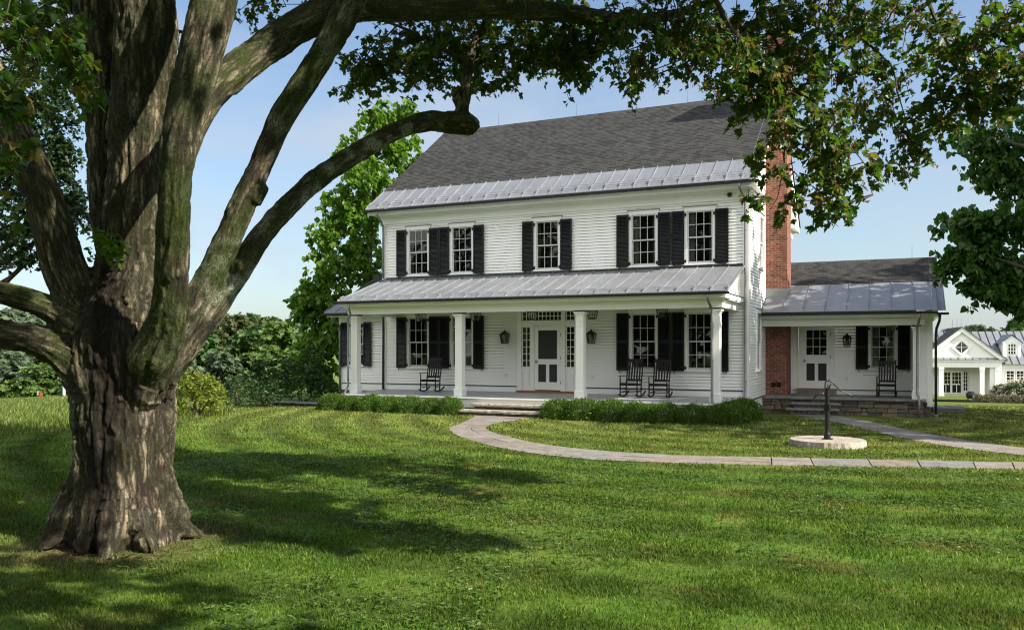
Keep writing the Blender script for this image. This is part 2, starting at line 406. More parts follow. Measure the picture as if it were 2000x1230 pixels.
def shutter_kit(w, h, hinge):
    """hinge +1: hinged on its +x side"""
    m = MB(); st = .052
    m.box(-w/2, -w/2 + st, -.04, 0, 0, h); m.box(w/2 - st, w/2, -.04, 0, 0, h)
    mid = h * .5
    for z0, z1 in ((0, .11), (mid - .045, mid + .045), (h - .075, h)): m.box(-w/2 + st, w/2 - st, -.038, -.002, z0, z1)
    for a, b in ((.11, mid - .045), (mid + .045, h - .075)):
        n = int((b - a) / .042)
        for i in range(n):
            z = a + (i + .5) * (b - a) / n
            m.add([(-w/2 + st, -.034, z - .022), (w/2 - st, -.034, z - .022), (w/2 - st, -.028, z - .022), (-w/2 + st, -.028, z - .022), (-w/2 + st, -.012, z + .018), (w/2 - st, -.012, z + .018), (w/2 - st, -.006, z + .018), (-w/2 + st, -.006, z + .018)],
                  [(0,1,5,4), (3,7,6,2), (0,3,2,1), (4,5,6,7)])
    m.quad((-w/2 + st, -.003, .1), (w/2 - st, -.003, .1), (w/2 - st, -.003, h - .07), (-w/2 + st, -.003, h - .07))
    o = m.build('shutter', M['black'])
    for z in (.10, h - .12):
        k = MB(); x = hinge * w / 2; k.box(min(x, x + hinge * .06), max(x, x + hinge * .06), -.03, -.005, z - .035, z + .035); k.box(x + hinge * .045 - .012, x + hinge * .045 + .012, -.042, .0, z - .05, z + .05)
        k.build('hinge', M['iron'], o)
    k = MB(); x = -hinge * w * .30; pts = [(x + .028 * math.sin(t) * (1 if t < 3.2 else -1), -.05, -.02 - .028 * t / 2) for t in [i * .4 for i in range(15)]]
    k.tube(pts, .008, 6); k.box(x - .012, x + .012, -.05, .03, -.03, -.005); k.build('shutter_dog', M['iron'], o)
    return o

UZ0, UZ1, LZ0, LZ1 = 4.63, 6.24, 1.35, 3.10
WX = [-15.665, -13.90, -10.69, -7.40, -5.62]
SW = .78
holes = [(x - SW/2 - .03, x + SW/2 + .03, UZ0 - .02, UZ1 + .05) for x in WX] + [(x - SW/2 - .03, x + SW/2 + .03, LZ0 - .02, LZ1 + .05) for x in WX if abs(x + 10.69) > .1]
holes.append((-11.72, -9.64, .5, 3.24))
holes = [(a - HO[0], b - HO[0], c, d) for a, b, c, d in holes]
front = MB(); hwid = (X1 - X0) / 2
clap(front, (HO[0], YF, 0), (1, 0, 0), (0, -1, 0), .74, 6.5, holes, lambda z: (-hwid + .15, hwid - .15))
# side gable walls
def gable(z, pitch=.707): 
    t = max(0, (z - 6.99) / pitch); return (min(31.0, YF + .0 + max(0, t - .6)) , max(31.6, YB - max(0, t - .6)))
sholes = [(27.62, 28.40, 1.33, 3.15), (28.22, 29.0, 4.62, 6.28), (29.75, 30.65, .1, 11)]
clap(front, (X1, 0, 0), (0, 1, 0), (1, 0, 0), .45, 11.0, [(a, b, c, d) for a, b, c, d in sholes], lambda z: (max(YF + .15, gable(z)[0]), min(YB - .1, gable(z)[1])))
front.poly([(X0, YF + .02, .0), (X0, YB, .0), (X0, YB, 6.9), (X0, 31.3, 10.95), (X0, YF + .02, 6.9)])
front.quad((X0, YB, 0), (X1, YB, 0), (X1, YB, 6.9), (X0, YB, 6.9))
hp(front, 'clapboard_wall', 'white')
# corner boards, water table, frieze, cornice
tr = MB()
tr.box(X0 - .02, X0 + .15, YF - .03, YF + .15, .55, 6.5); tr.box(X1 - .15, X1 + .02, YF - .03, YF + .16, .3, 6.5)
tr.box(X1 - .05, X1 + .022, YB - .15, YB, 0, 6.5)
tr.box(X0 + .15, -11.8, YF - .03, YF + .05, .5, .715); tr.box(-9.56, X1 - .15, YF - .03, YF + .05, .5, .715)
tr.box(X1 - .05, X1 + .03, YF + .16, 29.6, .12, .43)
tr.box(X0 - .02, X1 + .02, YF - .045, YF + .1, 6.5, 6.72)                      # frieze board
tr.box(X0 - .04, X1 + .04, YF - .10, YF + .1, 6.72, 6.76); tr.box(X0 - .07, X1 + .07, YF - .16, YF + .1, 6.76, 6.80)
tr.box(X0 - .25, X1 + .25, 25.62, YF + .1, 6.80, 6.84); tr.box(X0 - .27, X1 + .27, 25.58, 25.64, 6.79, 6.94)
# cornice return on the gable end
tr.box(X1 + .0, X1 + .045, YF - .045, 27.25, 6.5, 6.72); tr.box(X1, X1 + .12, YF - .1, 27.3, 6.722, 6.80); tr.box(X1 + .25, X1 + .30, 25.585, 27.42, 6.79, 6.94); tr.box(X1 + .0, X1 + .25, YF + .1, 27.40, 6.803, 6.84); tr.box(X1, X1 + .3, 27.40, 27.45, 6.74, 6.93)
tr.box(X1 + .0, X1 + .12, 35.3, YB + .1, 6.5, 6.80); tr.box(X1, X1 + .32, 35.2, YB + .62, 6.80, 6.95)
# rake boards (both gables)
for xs in ((X0 - .33, X0 - .28), (X1 + .28, X1 + .33)):
    for ya, za, yb, zb in ((25.60, 6.93, 31.3, 10.97), (37.0, 6.93, 31.3, 10.97)):
        tr.add([(xs[0], ya, za - .18), (xs[1], ya, za - .18), (xs[1], yb, zb - .18), (xs[0], yb, zb - .18), (xs[0], ya, za + .02), (xs[1], ya, za + .02), (xs[1], yb, zb + .02), (xs[0], yb, zb + .02)],
               [(0,3,2,1), (4,5,6,7), (0,1,5,4), (1,2,6,5), (2,3,7,6), (3,0,4,7)])
for ya, za, yb, zb in ((25.7, 6.88, 31.3, 10.85), (36.9, 6.88, 31.3, 10.85)):
    tr.quad((X1, ya, za), (X1 + .28, ya, za), (X1 + .28, yb, zb), (X1, yb, zb)); tr.quad((X0, ya, za), (X0 - .28, ya, za), (X0 - .28, yb, zb), (X0, yb, zb))
hp(tr, 'cornice_trim', 'trim')
wt = MB(); wt.box(X0 + .155, -11.8, YF - .055, YF + .05, .715, .742); hp(wt, 'flashing', 'gutter'); wt = MB(); wt.box(-9.56, X1 - .155, YF - .055, YF + .05, .715, .742); hp(wt, 'flashing', 'gutter'); wt = MB(); wt.box(X1 - .05, X1 + .055, YF + .165, 29.6, .43, .452); hp(wt, 'flashing', 'gutter'); wt = MB()
wt.box(X1 + .02, X1 + .31, 25.60, 27.47, 6.945, 6.965)
hp(wt, 'flashing', 'gutter')
fo = MB(); fo.box(X0 + .02, X1 - .03, YF + .03, YB - .02, -1.0, .13); hp(fo, 'foundation', 'fieldstone')

def roof_pt(y, pitch=.707): return 6.99 + pitch * (y - 25.5)
RX0, RX1 = -17.52, -3.80
rf = MB(); zs = []
y = 26.68; step = .135 / math.sqrt(1 + .707 ** 2)
while y < 31.29:                                     # shingle courses, each lapped over the one below
    y2 = min(31.3, y + step * 1.0)
    rf.quad((RX0, y, roof_pt(y) + .016), (RX1, y, roof_pt(y) + .016), (RX1, y2, roof_pt(y2) + .004), (RX0, y2, roof_pt(y2) + .004))
    rf.quad((RX0, y, roof_pt(y) + .002), (RX1, y, roof_pt(y) + .002), (RX1, y, roof_pt(y) + .016), (RX0, y, roof_pt(y) + .016)); y = y2
rf.quad((RX0, 37.1, roof_pt(25.5) + .01), (RX1, 37.1, roof_pt(25.5) + .01), (RX1, 31.3, roof_pt(31.3) + .01), (RX0, 31.3, roof_pt(31.3) + .01))
rf.prism([(RX0, 31.08, roof_pt(31.08) + .012), (RX0, 31.3, roof_pt(31.3) + .04), (RX0, 31.52, roof_pt(31.08) + .012)], (RX1 - RX0, 0, 0))
rf.quad((RX0, 26.7, roof_pt(26.7) - .03), (RX0, 31.3, roof_pt(31.3) - .03), (RX1, 31.3, roof_pt(31.3) - .03), (RX1, 26.7, roof_pt(26.7) - .03))
hp(rf, 'shingle_roof', 'shingle')
def metal_roof(x0, x1, ya, za, yb, zb, pitch_step=.48, guards=True, name='metal_roof', t=.02):
    m = MB(); sl = (zb - za) / (yb - ya); z = lambda y: za + sl * (y - ya)
    m.add([(x0, ya, za), (x1, ya, za), (x1, yb, zb), (x0, yb, zb), (x0, ya, za - t), (x1, ya, za - t), (x1, yb, zb - t), (x0, yb, zb - t)], [(0,1,2,3), (7,6,5,4), (4,5,1,0), (5,6,2,1), (6,7,3,2), (7,4,0,3)])
    n = max(1, round((x1 - x0) / pitch_step)); o = hp(m, name, 'metal')
    s = MB()
    for i in range(n + 1):
        x = min(max(x0 + (x1 - x0) * i / n, x0 + .009), x1 - .009)
        s.add([(x - .009, ya, za + .001), (x + .009, ya, za + .001), (x + .009, yb, zb + .001), (x - .009, yb, zb + .001), (x - .007, ya + .02, z(ya + .02) + .036), (x + .007, ya + .02, z(ya + .02) + .036), (x + .007, yb, zb + .036), (x - .007, yb, zb + .036)],
              [(0,1,5,4), (1,2,6,5), (2,3,7,6), (3,0,4,7), (4,5,6,7)])
    so = s.build('standing_seam', M['metal'], o, HO)
    if guards:
        g = MB()
        for q in (.16, .30): 
            y = ya + q; g.tube([(x0 + .05, y, z(y) + .07), (x1 - .05, y, z(y) + .07)], .0075, 6)
        for i in range(n + 1):
            x = min(max(x0 + (x1 - x0) * i / n, x0 + .03), x1 - .03); y = ya + .23; cw = .011
            g.add([(x - cw, y - .10, z(y - .1) + .03), (x + cw, y - .10, z(y - .1) + .03), (x + cw, y + .11, z(y + .11) + .03), (x - cw, y + .11, z(y + .11) + .03), (x - cw, y - .09, z(y - .09) + .09), (x + cw, y - .09, z(y - .09) + .09), (x + cw, y + .1, z(y + .1) + .085), (x - cw, y + .1, z(y + .1) + .085)],
                  [(0,1,5,4), (1,2,6,5), (2,3,7,6), (3,0,4,7), (4,5,6,7)])
        g.build('snow_guard', M['metal'], o, HO)
    return o
metal_roof(RX0, RX1, 25.5, roof_pt(25.5) + .01, 26.71, roof_pt(26.71) + .006)
def gutter(x0, x1, y, z, r=.065, name='gutter'):
    m = MB(); n = 8; prof = [(y - r * math.cos(math.pi * i / n), z - r * math.sin(math.pi * i / n)) for i in range(n + 1)]
    prof = [(y - r - .008, z + .012), (y - r, z + .012)] + prof + [(y + r, z + .02)]
    for (ya, za), (yb, zb) in zip(prof[:-1], prof[1:]): m.quad((x0, ya, za), (x1, ya, za), (x1, yb, zb), (x0, yb, zb))
    for x in (x0, x1): m.poly([(x, a, b) for a, b in prof[1:]])
    k = int((x1 - x0) / .8)
    for i in range(k + 1):
        x = x0 + .1 + (x1 - x0 - .2) * i / max(1, k); m.tube([(x, y - (r + .005) * math.cos(math.pi * j / 8), z - (r + .005) * math.sin(math.pi * j / 8)) for j in range(9)], .009, 5)
    return hp(m, name, 'gutter')
gutter(-17.6, -3.78, 25.44, 6.93)
def pipe(pts, r=.038, mat='pipe', name='downspout'):
    m = MB(); m.tube(pts, r, 10); p = [Vector(q) for q in pts]
    for a, b in zip(p[:-1], p[1:]):
        if (a - b).length > 1.2:
            for f in (.12, .5, .88):
                c = a.lerp(b, f); dd = (b - a).normalized() * .015; m.tube([c - dd, c + dd], r + .008, 10)
    return hp(m, name, mat, True)
pipe([(-4.33, 25.44, 6.88), (-4.33, 25.46, 6.74), (-4.30, 25.75, 6.62), (-4.25, 25.98, 6.50), (-4.25, 26.0, 6.3), (-4.25, 26.0, .3), (-4.25, 25.9, .12)])
pipe([(-17.0, 25.44, 6.88), (-17.0, 25.46, 6.74), (-17.06, 25.75, 6.62), (-17.1, 26.0, 6.45), (-17.1, 26.01, 6.2), (-17.1, 26.01, 4.55)])
pipe([(-17.12, 26.03, 3.55), (-17.12, 26.03, .5)], .04, 'gutter')

# ---- windows and shutters
def place_window(kit, x, z, y=YF, rz=0):
    kit.parent = house; kit.location = (x - HO[0], y - HO[1], z); kit.rotation_euler = (0, 0, rz); return kit
UH, LH = UZ1 - UZ0, LZ1 - LZ0
full = [(-1, .20), (1, .13)]; left = [(-1, .10)]
place_window(window_kit(SW, UH, left), WX[0], UZ0); 
wl = window_kit(SW, UH, left); place_window(wl, WX[1], UZ0)
place_window(window_kit(.80, UH, [(-1, .10), (1, .10)]), WX[2], UZ0)
wf = window_kit(SW, UH, full); place_window(wf, WX[3], UZ0); place_window(copy_tree(wf), WX[4], UZ0)
wlo = window_kit(SW, LH, None, headcap=False); place_window(wlo, WX[0], LZ0)
for x in (WX[1], WX[3]): place_window(copy_tree(wlo), x, LZ0)
place_window(window_kit(SW, LH, [(-1, .12), (1, .10)], headcap=False), WX[4], LZ0)
shU = {h: shutter_kit(.40, 1.66, h) for h in (1, -1)}
shL = {h: shutter_kit(.40, 1.82, h) for h in (1, -1)}
used = set()
def place_shutter(kit, key, x, z, y=YF):
    o = kit[key] if id(kit[key]) not in used else copy_tree(kit[key]); used.add(id(kit[key]))
    o.parent = house; o.location = (x - HO[0], y - .062 - HO[1], z); return o
for x in WX:
    hw = (.40 if x == WX[2] else SW / 2)
    for s in (-1, 1):
        place_shutter(shU, -s, x + s * (hw + .085 + .20), UZ0 - .03)
        if x != WX[2]: place_shutter(shL, -s, x + s * (hw + .085 + .20), LZ0 - .04)
wsd = window_kit(.78, 1.80, None, headcap=True, casing=.09); place_window(wsd, X1, 1.33, 28.01, R(90))
wsd2 = window_kit(.78, 1.62, None, headcap=True, casing=.09); place_window(wsd2, X1, 4.64, 28.55, R(90))

# ---- front porch
PY, PE, PX0, PX1 = 23.40, 23.20, -17.0, -4.35
pd = MB()
nb = 26
for i in range(nb):                                   # deck boards run along the wall
    ya = PY + (YF - PY) * i / nb; yb = PY + (YF - PY) * (i + 1) / nb
    za = .50 + .04 * i / nb; pd.add([(PX0, ya, za), (PX1, ya, za), (PX1, yb - .004, za + .001), (PX0, yb - .004, za + .001), (PX0, ya, za - .05), (PX1, ya, za - .05), (PX1, yb - .004, za - .05), (PX0, yb - .004, za - .05)], [(0,1,2,3), (0,4,5,1), (1,5,6,2), (3,0,4,7)[::-1], (7,6,2,3)[::-1]])
hp(pd, 'porch_deck', 'deck')
ps = MB(); ps.box(PX0 - .03, PX1 + .03, PY - .035, PY - .002, .452, .497); ps.box(PX0 + .02, PX1 - .02, PY + .03, PY + .06, .17, .452); ps.box(PX1 - .06, PX1 - .021, PY + .06, YF, .17, .448); ps.box(PX0 + .021, PX0 + .06, PY + .06, YF, .17, .448)
hp(ps, 'porch_skirt', 'trim')
pf = MB(); pf.box(PX0 + .04, PX1 - .04, PY + .065, YF, -.3, .17); hp(pf, 'porch_footing', 'fieldstone')
# beam, ceiling, cornice
pb = MB(); bx0, bx1 = -16.88, -4.45
pb.box(bx0, bx1, 23.53, 23.87, 3.14, 3.40); pb.box(bx0, bx0 + .34, 23.87, YF, 3.142, 3.40); pb.box(bx1 - .34, bx1, 23.87, YF, 3.142, 3.40)
pb.box(bx0 - .03, bx1 + .03, 23.49, 23.53, 3.32, 3.36); pb.box(bx0 - .06, bx1 + .06, 23.44, 23.53, 3.36, 3.41)
pb.box(bx0 - .1, bx1 + .1, 23.3, 23.9, 3.402, 3.44); pb.box(bx0 - .12, bx1 + .12, 23.26, 23.3, 3.39, 3.52)
pb.box(bx1, bx1 + .12, 23.9, YF, 3.36, 3.44); pb.box(bx1 + .1, bx1 + .14, 23.3, YF, 3.392, 3.52)
pb.box(bx1, bx1 + .03, 23.53, YF - .02, 3.3, 3.34)
pb.box(bx0 - .12, bx0, 23.9, YF, 3.36, 3.44)
pb.box(bx0 + .34, bx1 - .34, 23.87, YF, 3.30, 3.33)                       # ceiling
pb.prism([(bx1 - .02, 23.5, 3.52), (bx1 - .02, YF, 3.52), (bx1 - .02, YF, 4.42)], (.04, 0, 0)); pb.prism([(bx0 - .02, 23.5, 3.52), (bx0 - .02, YF, 3.52), (bx0 - .02, YF, 4.42)], (.04, 0, 0))
pb.prism([(bx1 + .021, 24.9, 3.62), (bx1 + .021, 25.75, 3.62), (bx1 + .021, 25.75, 4.22), (bx1 + .021, 24.9, 3.92)], (.015, 0, 0))
hp(pb, 'porch_beam', 'trim')
metal_roof(-17.08, -4.25, 23.2, 3.585, 26.06, 4.50, .48, True, 'porch_roof', .022)
fl = MB(); fl.box(-17.0, -4.33, 26.03, 26.085, 4.50, 4.56); hp(fl, 'roof_flashing', 'gutter'); fl = MB(); fl.box(bx1, bx1 + .16, 23.3, YF - .02, 3.522, 3.54); hp(fl, 'roof_flashing', 'gutter')
gutter(-17.15, -4.20, 23.13, 3.54, .06, 'porch_gutter')
def column(x, y, z0, z1, w=.245):
    m = MB(); h = w / 2
    m.bbox(x - h - .03, x + h + .03, y - h - .03, y + h + .03, z0, z0 + .26, .008)
    m.bbox(x - h, x + h, y - h, y + h, z0 + .255, z1 - .05, .006)
    m.box(x - h - .012, x + h + .012, y - h - .012, y + h + .012, z1 - .46, z1 - .435)
    for i, (a, zz) in enumerate(((.015, .14), (.035, .11), (.055, .085))): m.box(x - h - a, x + h + a, y - h - a, y + h + a, z1 - zz, z1 - (.11, .085, .05)[i])
    o = hp(m, 'column', 'trim'); k = MB(); k.box(x - h - .035, x + h + .035, y - h - .035, y + h + .035, z1 - .05, z1); k.build('capital_cap', M['gutter'], o, HO); return o
for x in (-16.67, -12.70, -8.64, -4.66): column(x, 23.70, .50, 3.14)
pipe([(-4.78, 23.13, 3.48), (-4.78, 23.14, 3.36), (-4.76, 23.3, 3.22), (-4.72, 23.43, 3.10), (-4.72, 23.44, 2.9), (-4.72, 23.44, .45), (-4.72, 23.38, .1)])
pipe([(-16.55, 23.13, 3.48), (-16.55, 23.14, 3.30), (-16.6, 23.3, 3.12), (-16.80, 23.43, 2.98), (-16.80, 23.44, 2.8), (-16.80, 23.44, .75), (-16.9, 23.36, .5), (-16.9, 23.34, .25)], .036)

# ---- entrance
DX = -10.67
dr = MB()
def ent(x0, x1, z0, z1, d, m=None): (m or dr).box(DX + x0, DX + x1, YF - d, YF + .08, z0, z1)
ent(-1.11, 1.11, 3.25, 3.30, .07); ent(-1.11, 1.11, 2.83, 2.92, .05); ent(-1.11, -.96, .6, 2.83, .05); ent(.96, 1.11, .6, 2.83, .05); ent(-1.11, -.96, 2.92, 3.25, .049); ent(.96, 1.11, 2.92, 3.25, .049)
for s in (-1, 1):
    a, b = sorted((s * .485, s * .625)); ent(a, b, .6, 2.83, .06); ent(a, b, 2.92, 3.25, .06); ent(a - .015, b + .015, .6, .80, .075)
    a, b = sorted((s * .625, s * .96)); ent(a, b, .6, 1.33, .02); ent(a, b, 1.33, 1.375, .05); ent(a, b, 2.74, 2.83, .03)
    ent(a + .05, b - .05, .75, .77, .035); ent(a + .05, b - .05, 1.22, 1.24, .035); ent(a + .05, a + .07, .77, 1.22, .035); ent(b - .07, b - .05, .77, 1.22, .035)
ent(-.485, .485, 2.77, 2.83, .03)
hp(dr, 'door_surround', 'trim')
def lights(x0, x1, z0, z1, nx, nz, name):
    m = MB(); y = YF + .0
    m.box(DX + x0, DX + x0 + .025, y - .005, y + .03, z0, z1); m.box(DX + x1 - .025, DX + x1, y - .005, y + .03, z0, z1); m.box(DX + x0, DX + x1, y - .004, y + .029, z0, z0 + .025); m.box(DX + x0, DX + x1, y - .004, y + .029, z1 - .025, z1)
    for i in range(1, nx): x = DX + x0 + (x1 - x0) * i / nx; m.box(x - .011, x + .011, y - .002, y + .025, z0, z1)
    for i in range(1, nz): z = z0 + (z1 - z0) * i / nz; m.box(DX + x0, DX + x1, y - .001, y + .024, z - .011, z + .011)
    o = hp(m, name, 'trim'); g = MB(); g.quad((DX + x0, y + .012, z0), (DX + x1, y + .012, z0), (DX + x1, y + .012, z1), (DX + x0, y + .012, z1)); g.build('glass_pane', M['glass'], o, HO)
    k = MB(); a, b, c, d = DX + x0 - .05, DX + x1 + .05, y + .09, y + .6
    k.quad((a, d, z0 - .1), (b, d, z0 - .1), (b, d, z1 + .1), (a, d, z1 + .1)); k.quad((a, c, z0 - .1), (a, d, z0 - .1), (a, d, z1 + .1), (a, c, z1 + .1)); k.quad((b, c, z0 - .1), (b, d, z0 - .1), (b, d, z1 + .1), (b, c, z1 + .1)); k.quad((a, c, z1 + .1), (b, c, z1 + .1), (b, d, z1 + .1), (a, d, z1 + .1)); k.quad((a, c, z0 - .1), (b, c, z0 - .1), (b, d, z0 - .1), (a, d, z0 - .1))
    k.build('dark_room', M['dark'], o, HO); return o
for s in (-1, 1):
    a, b = sorted((s * .64, s * .945)); sl = lights(a, b, 1.375, 2.74, 2, 6, 'sidelight'); lights(a, b, 2.92, 3.25, 2, 2, 'transom_light')
    if s < 0: k = MB(); k.quad((DX + a + .14, YF + .07, 1.38), (DX + a + .19, YF + .07, 1.38), (DX + a + .19, YF + .07, 2.74), (DX + a + .14, YF + .07, 2.74)); k.build('curtain', M['curtain'], sl, HO)
lights(-.485, .485, 2.92, 3.25, 7, 2, 'transom_light')
def screen_door(x0, x1, z0, z1, y, glazed=False, handle=-1):
    m = MB(); w = x1 - x0; st = .135
    m.box(x0, x0 + st, y - .04, y, z0, z1); m.box(x1 - st, x1, y - .04, y, z0, z1); m.box(x0 + st, x1 - st, y - .039, y - .001, z1 - .15, z1); m.box(x0 + st, x1 - st, y - .039, y - .001, z0, z0 + .26)
    zm = z0 + (z1 - z0) * .44; m.box(x0 + st, x1 - st, y - .039, y - .001, zm - .09, zm + .09); xc = (x0 + x1) / 2; m.box(xc - .055, xc + .055, y - .038, y - .002, z0 + .26, zm - .09)
    o = hp(m, 'door', 'trim')
    k = MB(); k.box(x0 + st, xc - .055, y - .02, y - .012, z0 + .26, zm - .09); k.build('screen_panel', M['screen'], o, HO); k = MB(); k.box(xc + .055, x1 - st, y - .02, y - .012, z0 + .26, zm - .09)
    k.build('screen_panel', M['screen'], o, HO); k = MB()
    if not glazed: k.box(x0 + st, x1 - st, y - .02, y - .012, zm + .09, z1 - .15); k.build('screen_panel', M['screen'], o, HO)
    if glazed:
        g = MB(); g.quad((x0 + st, y - .015, zm + .2), (x1 - st, y - .015, zm + .2), (x1 - st, y - .015, z1 - .15), (x0 + st, y - .015, z1 - .15)); g.build('glass_pane', M['glass'], o, HO)
        g = MB(); gx0, gx1, gz0, gz1 = x0 + st, x1 - st, zm + .2, z1 - .15
        g.box(gx0, gx1, y - .03, y - .005, zm + .09, zm + .2)
        for i in (1, 2): x = gx0 + (gx1 - gx0) * i / 3; g.box(x - .009, x + .009, y - .03, y - .005, gz0, gz1); zz = gz0 + (gz1 - gz0) * i / 3; g.box(gx0, gx1, y - .029, y - .006, zz - .009, zz + .009)
        g.build('muntin', M['trim'], o, HO)
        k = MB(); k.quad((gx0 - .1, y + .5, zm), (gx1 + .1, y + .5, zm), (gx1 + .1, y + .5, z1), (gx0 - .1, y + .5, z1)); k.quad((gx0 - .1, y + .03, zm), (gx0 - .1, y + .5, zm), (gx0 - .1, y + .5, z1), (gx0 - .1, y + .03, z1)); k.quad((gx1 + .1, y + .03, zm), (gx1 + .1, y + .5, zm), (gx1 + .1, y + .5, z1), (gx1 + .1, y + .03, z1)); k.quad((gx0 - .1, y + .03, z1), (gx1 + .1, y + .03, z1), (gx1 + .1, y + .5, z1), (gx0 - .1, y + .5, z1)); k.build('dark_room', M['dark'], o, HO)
    h = MB(); hx = x0 + .06 if handle < 0 else x1 - .06; h.box(hx - .015, hx + .015, y - .05, y - .04, zm - .06, zm + .06); h.tube([(hx, y - .045, zm), (hx, y - .085, zm), (hx + .09, y - .085, zm)], .011, 6); h.build('handle', M['iron'], o, HO)
    h = MB(); hx = x1 if handle < 0 else x0
    for f in (.12, .5, .86): h = MB(); zz = z0 + (z1 - z0) * f; h.tube([(hx, y - .046, zz - .05), (hx, y - .046, zz + .05)], .012, 6); h.build('hinge', M['iron'], o, HO)
    return o
screen_door(DX - .475, DX + .475, .63, 2.76, YF - .01)
th = MB(); th.box(DX - 1.12, DX + 1.12, YF - .14, YF + .05, .545, .6); hp(th, 'threshold', 'wood')
for x, z, y in ((-12.21, 1.08, YF), (-9.12, 1.09, YF)):
    k = MB(); k.bbox(x - .045, x + .045, y - .05, y - .01, z - .06, z + .06, .008); hp(k, 'outlet_cover', 'plastic')

# ---- stone steps at the porch
st = MB()
def rough_slab(mb, x0, x1, y0, y1, z0, z1, n=26, j=.012):
    rng = random.Random(int(x0 * 97 + y0 * 13)); top = []; bot = []
    per = [(x0 + (x1 - x0) * i / n, y0) for i in range(n + 1)] + [(x1, y0 + (y1 - y0) * i / 6) for i in range(1, 7)] + [(x1 - (x1 - x0) * i / n, y1) for i in range(1, n + 1)] + [(x0, y1 - (y1 - y0) * i / 6) for i in range(1, 6)]
    for x, y in per:
        top.append((x + rng.uniform(-j, j), y + rng.uniform(-j, j), z1)); bot.append((x + rng.uniform(-j, j), y + rng.uniform(-j, j), z0))
    mid = [(p[0] + rng.uniform(-j, j), p[1] - .012 + rng.uniform(-j, j), (z0 + z1) / 2) for p in top]; m = len(per)
    mb.add(top + mid + bot, [tuple(range(m)), tuple(reversed(range(2*m, 3*m)))] + [(i + m, (i+1) % m + m, (i+1) % m, i) for i in range(m)] + [(i + 2*m, (i+1) % m + 2*m, (i+1) % m + m, i + m) for i in range(m)])
rough_slab(st, -11.95, -9.35, 22.95, 23.43, .25, .335); hp(st, 'step_tread', 'tread'); st = MB(); rough_slab(st, -12.15, -9.35, 22.58, 23.02, .085, .165)
hp(st, 'step_tread', 'tread')
def stone_blocks(mb, x0, x1, y, z0, z1, depth=.12, rowh=.11, seed=1, jitter=.02, axis='x'):
    rng = random.Random(seed); z = z0
    while z < z1 - .02:
        h = min(rowh * rng.uniform(.7, 1.35), z1 - z); 
        if z1 - z - h < .05: h = z1 - z
        x = x0
        while x < x1 - .02:
            wd = min(rng.uniform(.16, .5), x1 - x); d = rng.uniform(-jitter, jitter)
            if axis == 'x': mb.bbox(x + .005, x + wd - .005, y + d, y + depth, z + .005, z + h - .005, .012)
            else: mb.bbox(y - depth, y - d, x + .005, x + wd - .005, z + .005, z + h - .005, .012)
            x += wd
        z += h
sb = MB(); stone_blocks(sb, -11.88, -9.42, 23.08, .16, .25, .2, .08, 3, .01); hp(sb, 'step_riser', 'fieldstone'); sb = MB(); stone_blocks(sb, -12.08, -9.42, 22.66, -.05, .085, .2, .1, 4, .01); hp(sb, 'step_riser', 'fieldstone')
# ---- chimney
ch = MB(); ch.box(-4.17, -3.47, 29.6, 30.7, .34, 12.75); hp(ch, 'chimney', 'brick')
ch = MB(); ch.box(-4.22, -3.42, 29.55, 30.75, 12.2, 12.36); ch.box(-4.25, -3.39, 29.52, 30.78, 12.362, 12.5); hp(ch, 'chimney_corbel', 'brick')
ch = MB(); ch.box(-4.2, -3.44, 29.57, 30.73, 12.752, 12.84); hp(ch, 'chimney_cap', 'bluestone')
ch = MB(); ch.box(-4.175, -3.44, 29.585, 30.71, 3.60, 4.02); hp(ch, 'chimney_flashing', 'flash'); ch = MB(); ch.box(-3.83, -3.76, 29.4, 30.9, 9.95, 10.6); hp(ch, 'chimney_flashing', 'flash')
k = MB(); k.box(-3.98, -3.83, 29.58, 29.62, .72, .87); hp(k, 'vent_grille', 'black'); k = MB(); k.box(-3.80, -3.66, 29.58, 29.62, .72, .87); hp(k, 'vent_grille', 'black')

# ---- right wing
WY, WX1 = 30.7, .86
wg = MB()
wh = [(-3.22, -2.06, .4, 2.84), (-.94, -.15, 1.31, 2.80)]
wh = [(a, b, c, d) for a, b, c, d in wh]
clap(wg, (0, WY, 0), (1, 0, 0), (0, -1, 0), .62, 3.6, wh, lambda z: (-3.47, .45))
clap(wg, (0, 29.0, 0), (1, 0, 0), (0, -1, 0), .35, 3.1, [], lambda z: (.42, WX1 - .12))
clap(wg, (.42, 0, 0), (0, 1, 0), (-1, 0, 0), .5, 3.1, [], lambda z: (29.02, WY))
clap(wg, (WX1, 0, 0), (0, 1, 0), (1, 0, 0), .35, 5.2, [], lambda z: (max(29.12, 33 - (5.2 - z) / .42), min(37, 33 + (5.2 - z) / .42)))
wg.quad((-3.4, 36.9, 0), (WX1, 36.9, 0), (WX1, 36.9, 3.6), (-3.4, 36.9, 3.6))
hp(wg, 'clapboard_wall', 'white')
wt2 = MB()
wt2.box(WX1 - .13, WX1 + .02, 28.97, 29.12, .22, 3.05); wt2.box(.40, .435, 28.98, 29.02, .45, 3.1)
wt2.box(-4.15, .66, 28.78, 29.05, 2.73, 2.97); wt2.box(-4.15, .68, 28.72, 28.78, 2.90, 2.94); wt2.box(-4.15, .70, 28.60, 28.9, 2.972, 3.02); wt2.box(-4.15, .72, 28.54, 28.60, 2.96, 3.12)
wt2.box(.66, WX1 + .05, 28.94, 29.02, 2.85, 3.06); wt2.box(.72, WX1 + .22, 28.56, 28.97, 3.04, 3.08); wt2.box(WX1 + .0, WX1 + .22, 28.97, 36.9, 3.0, 3.08)
wt2.box(-4.15, .42, 29.06, WY, 2.92, 2.95)                                   # porch ceiling
wt2.box(-3.47, -3.36, WY - .03, WY + .02, .45, 2.92)
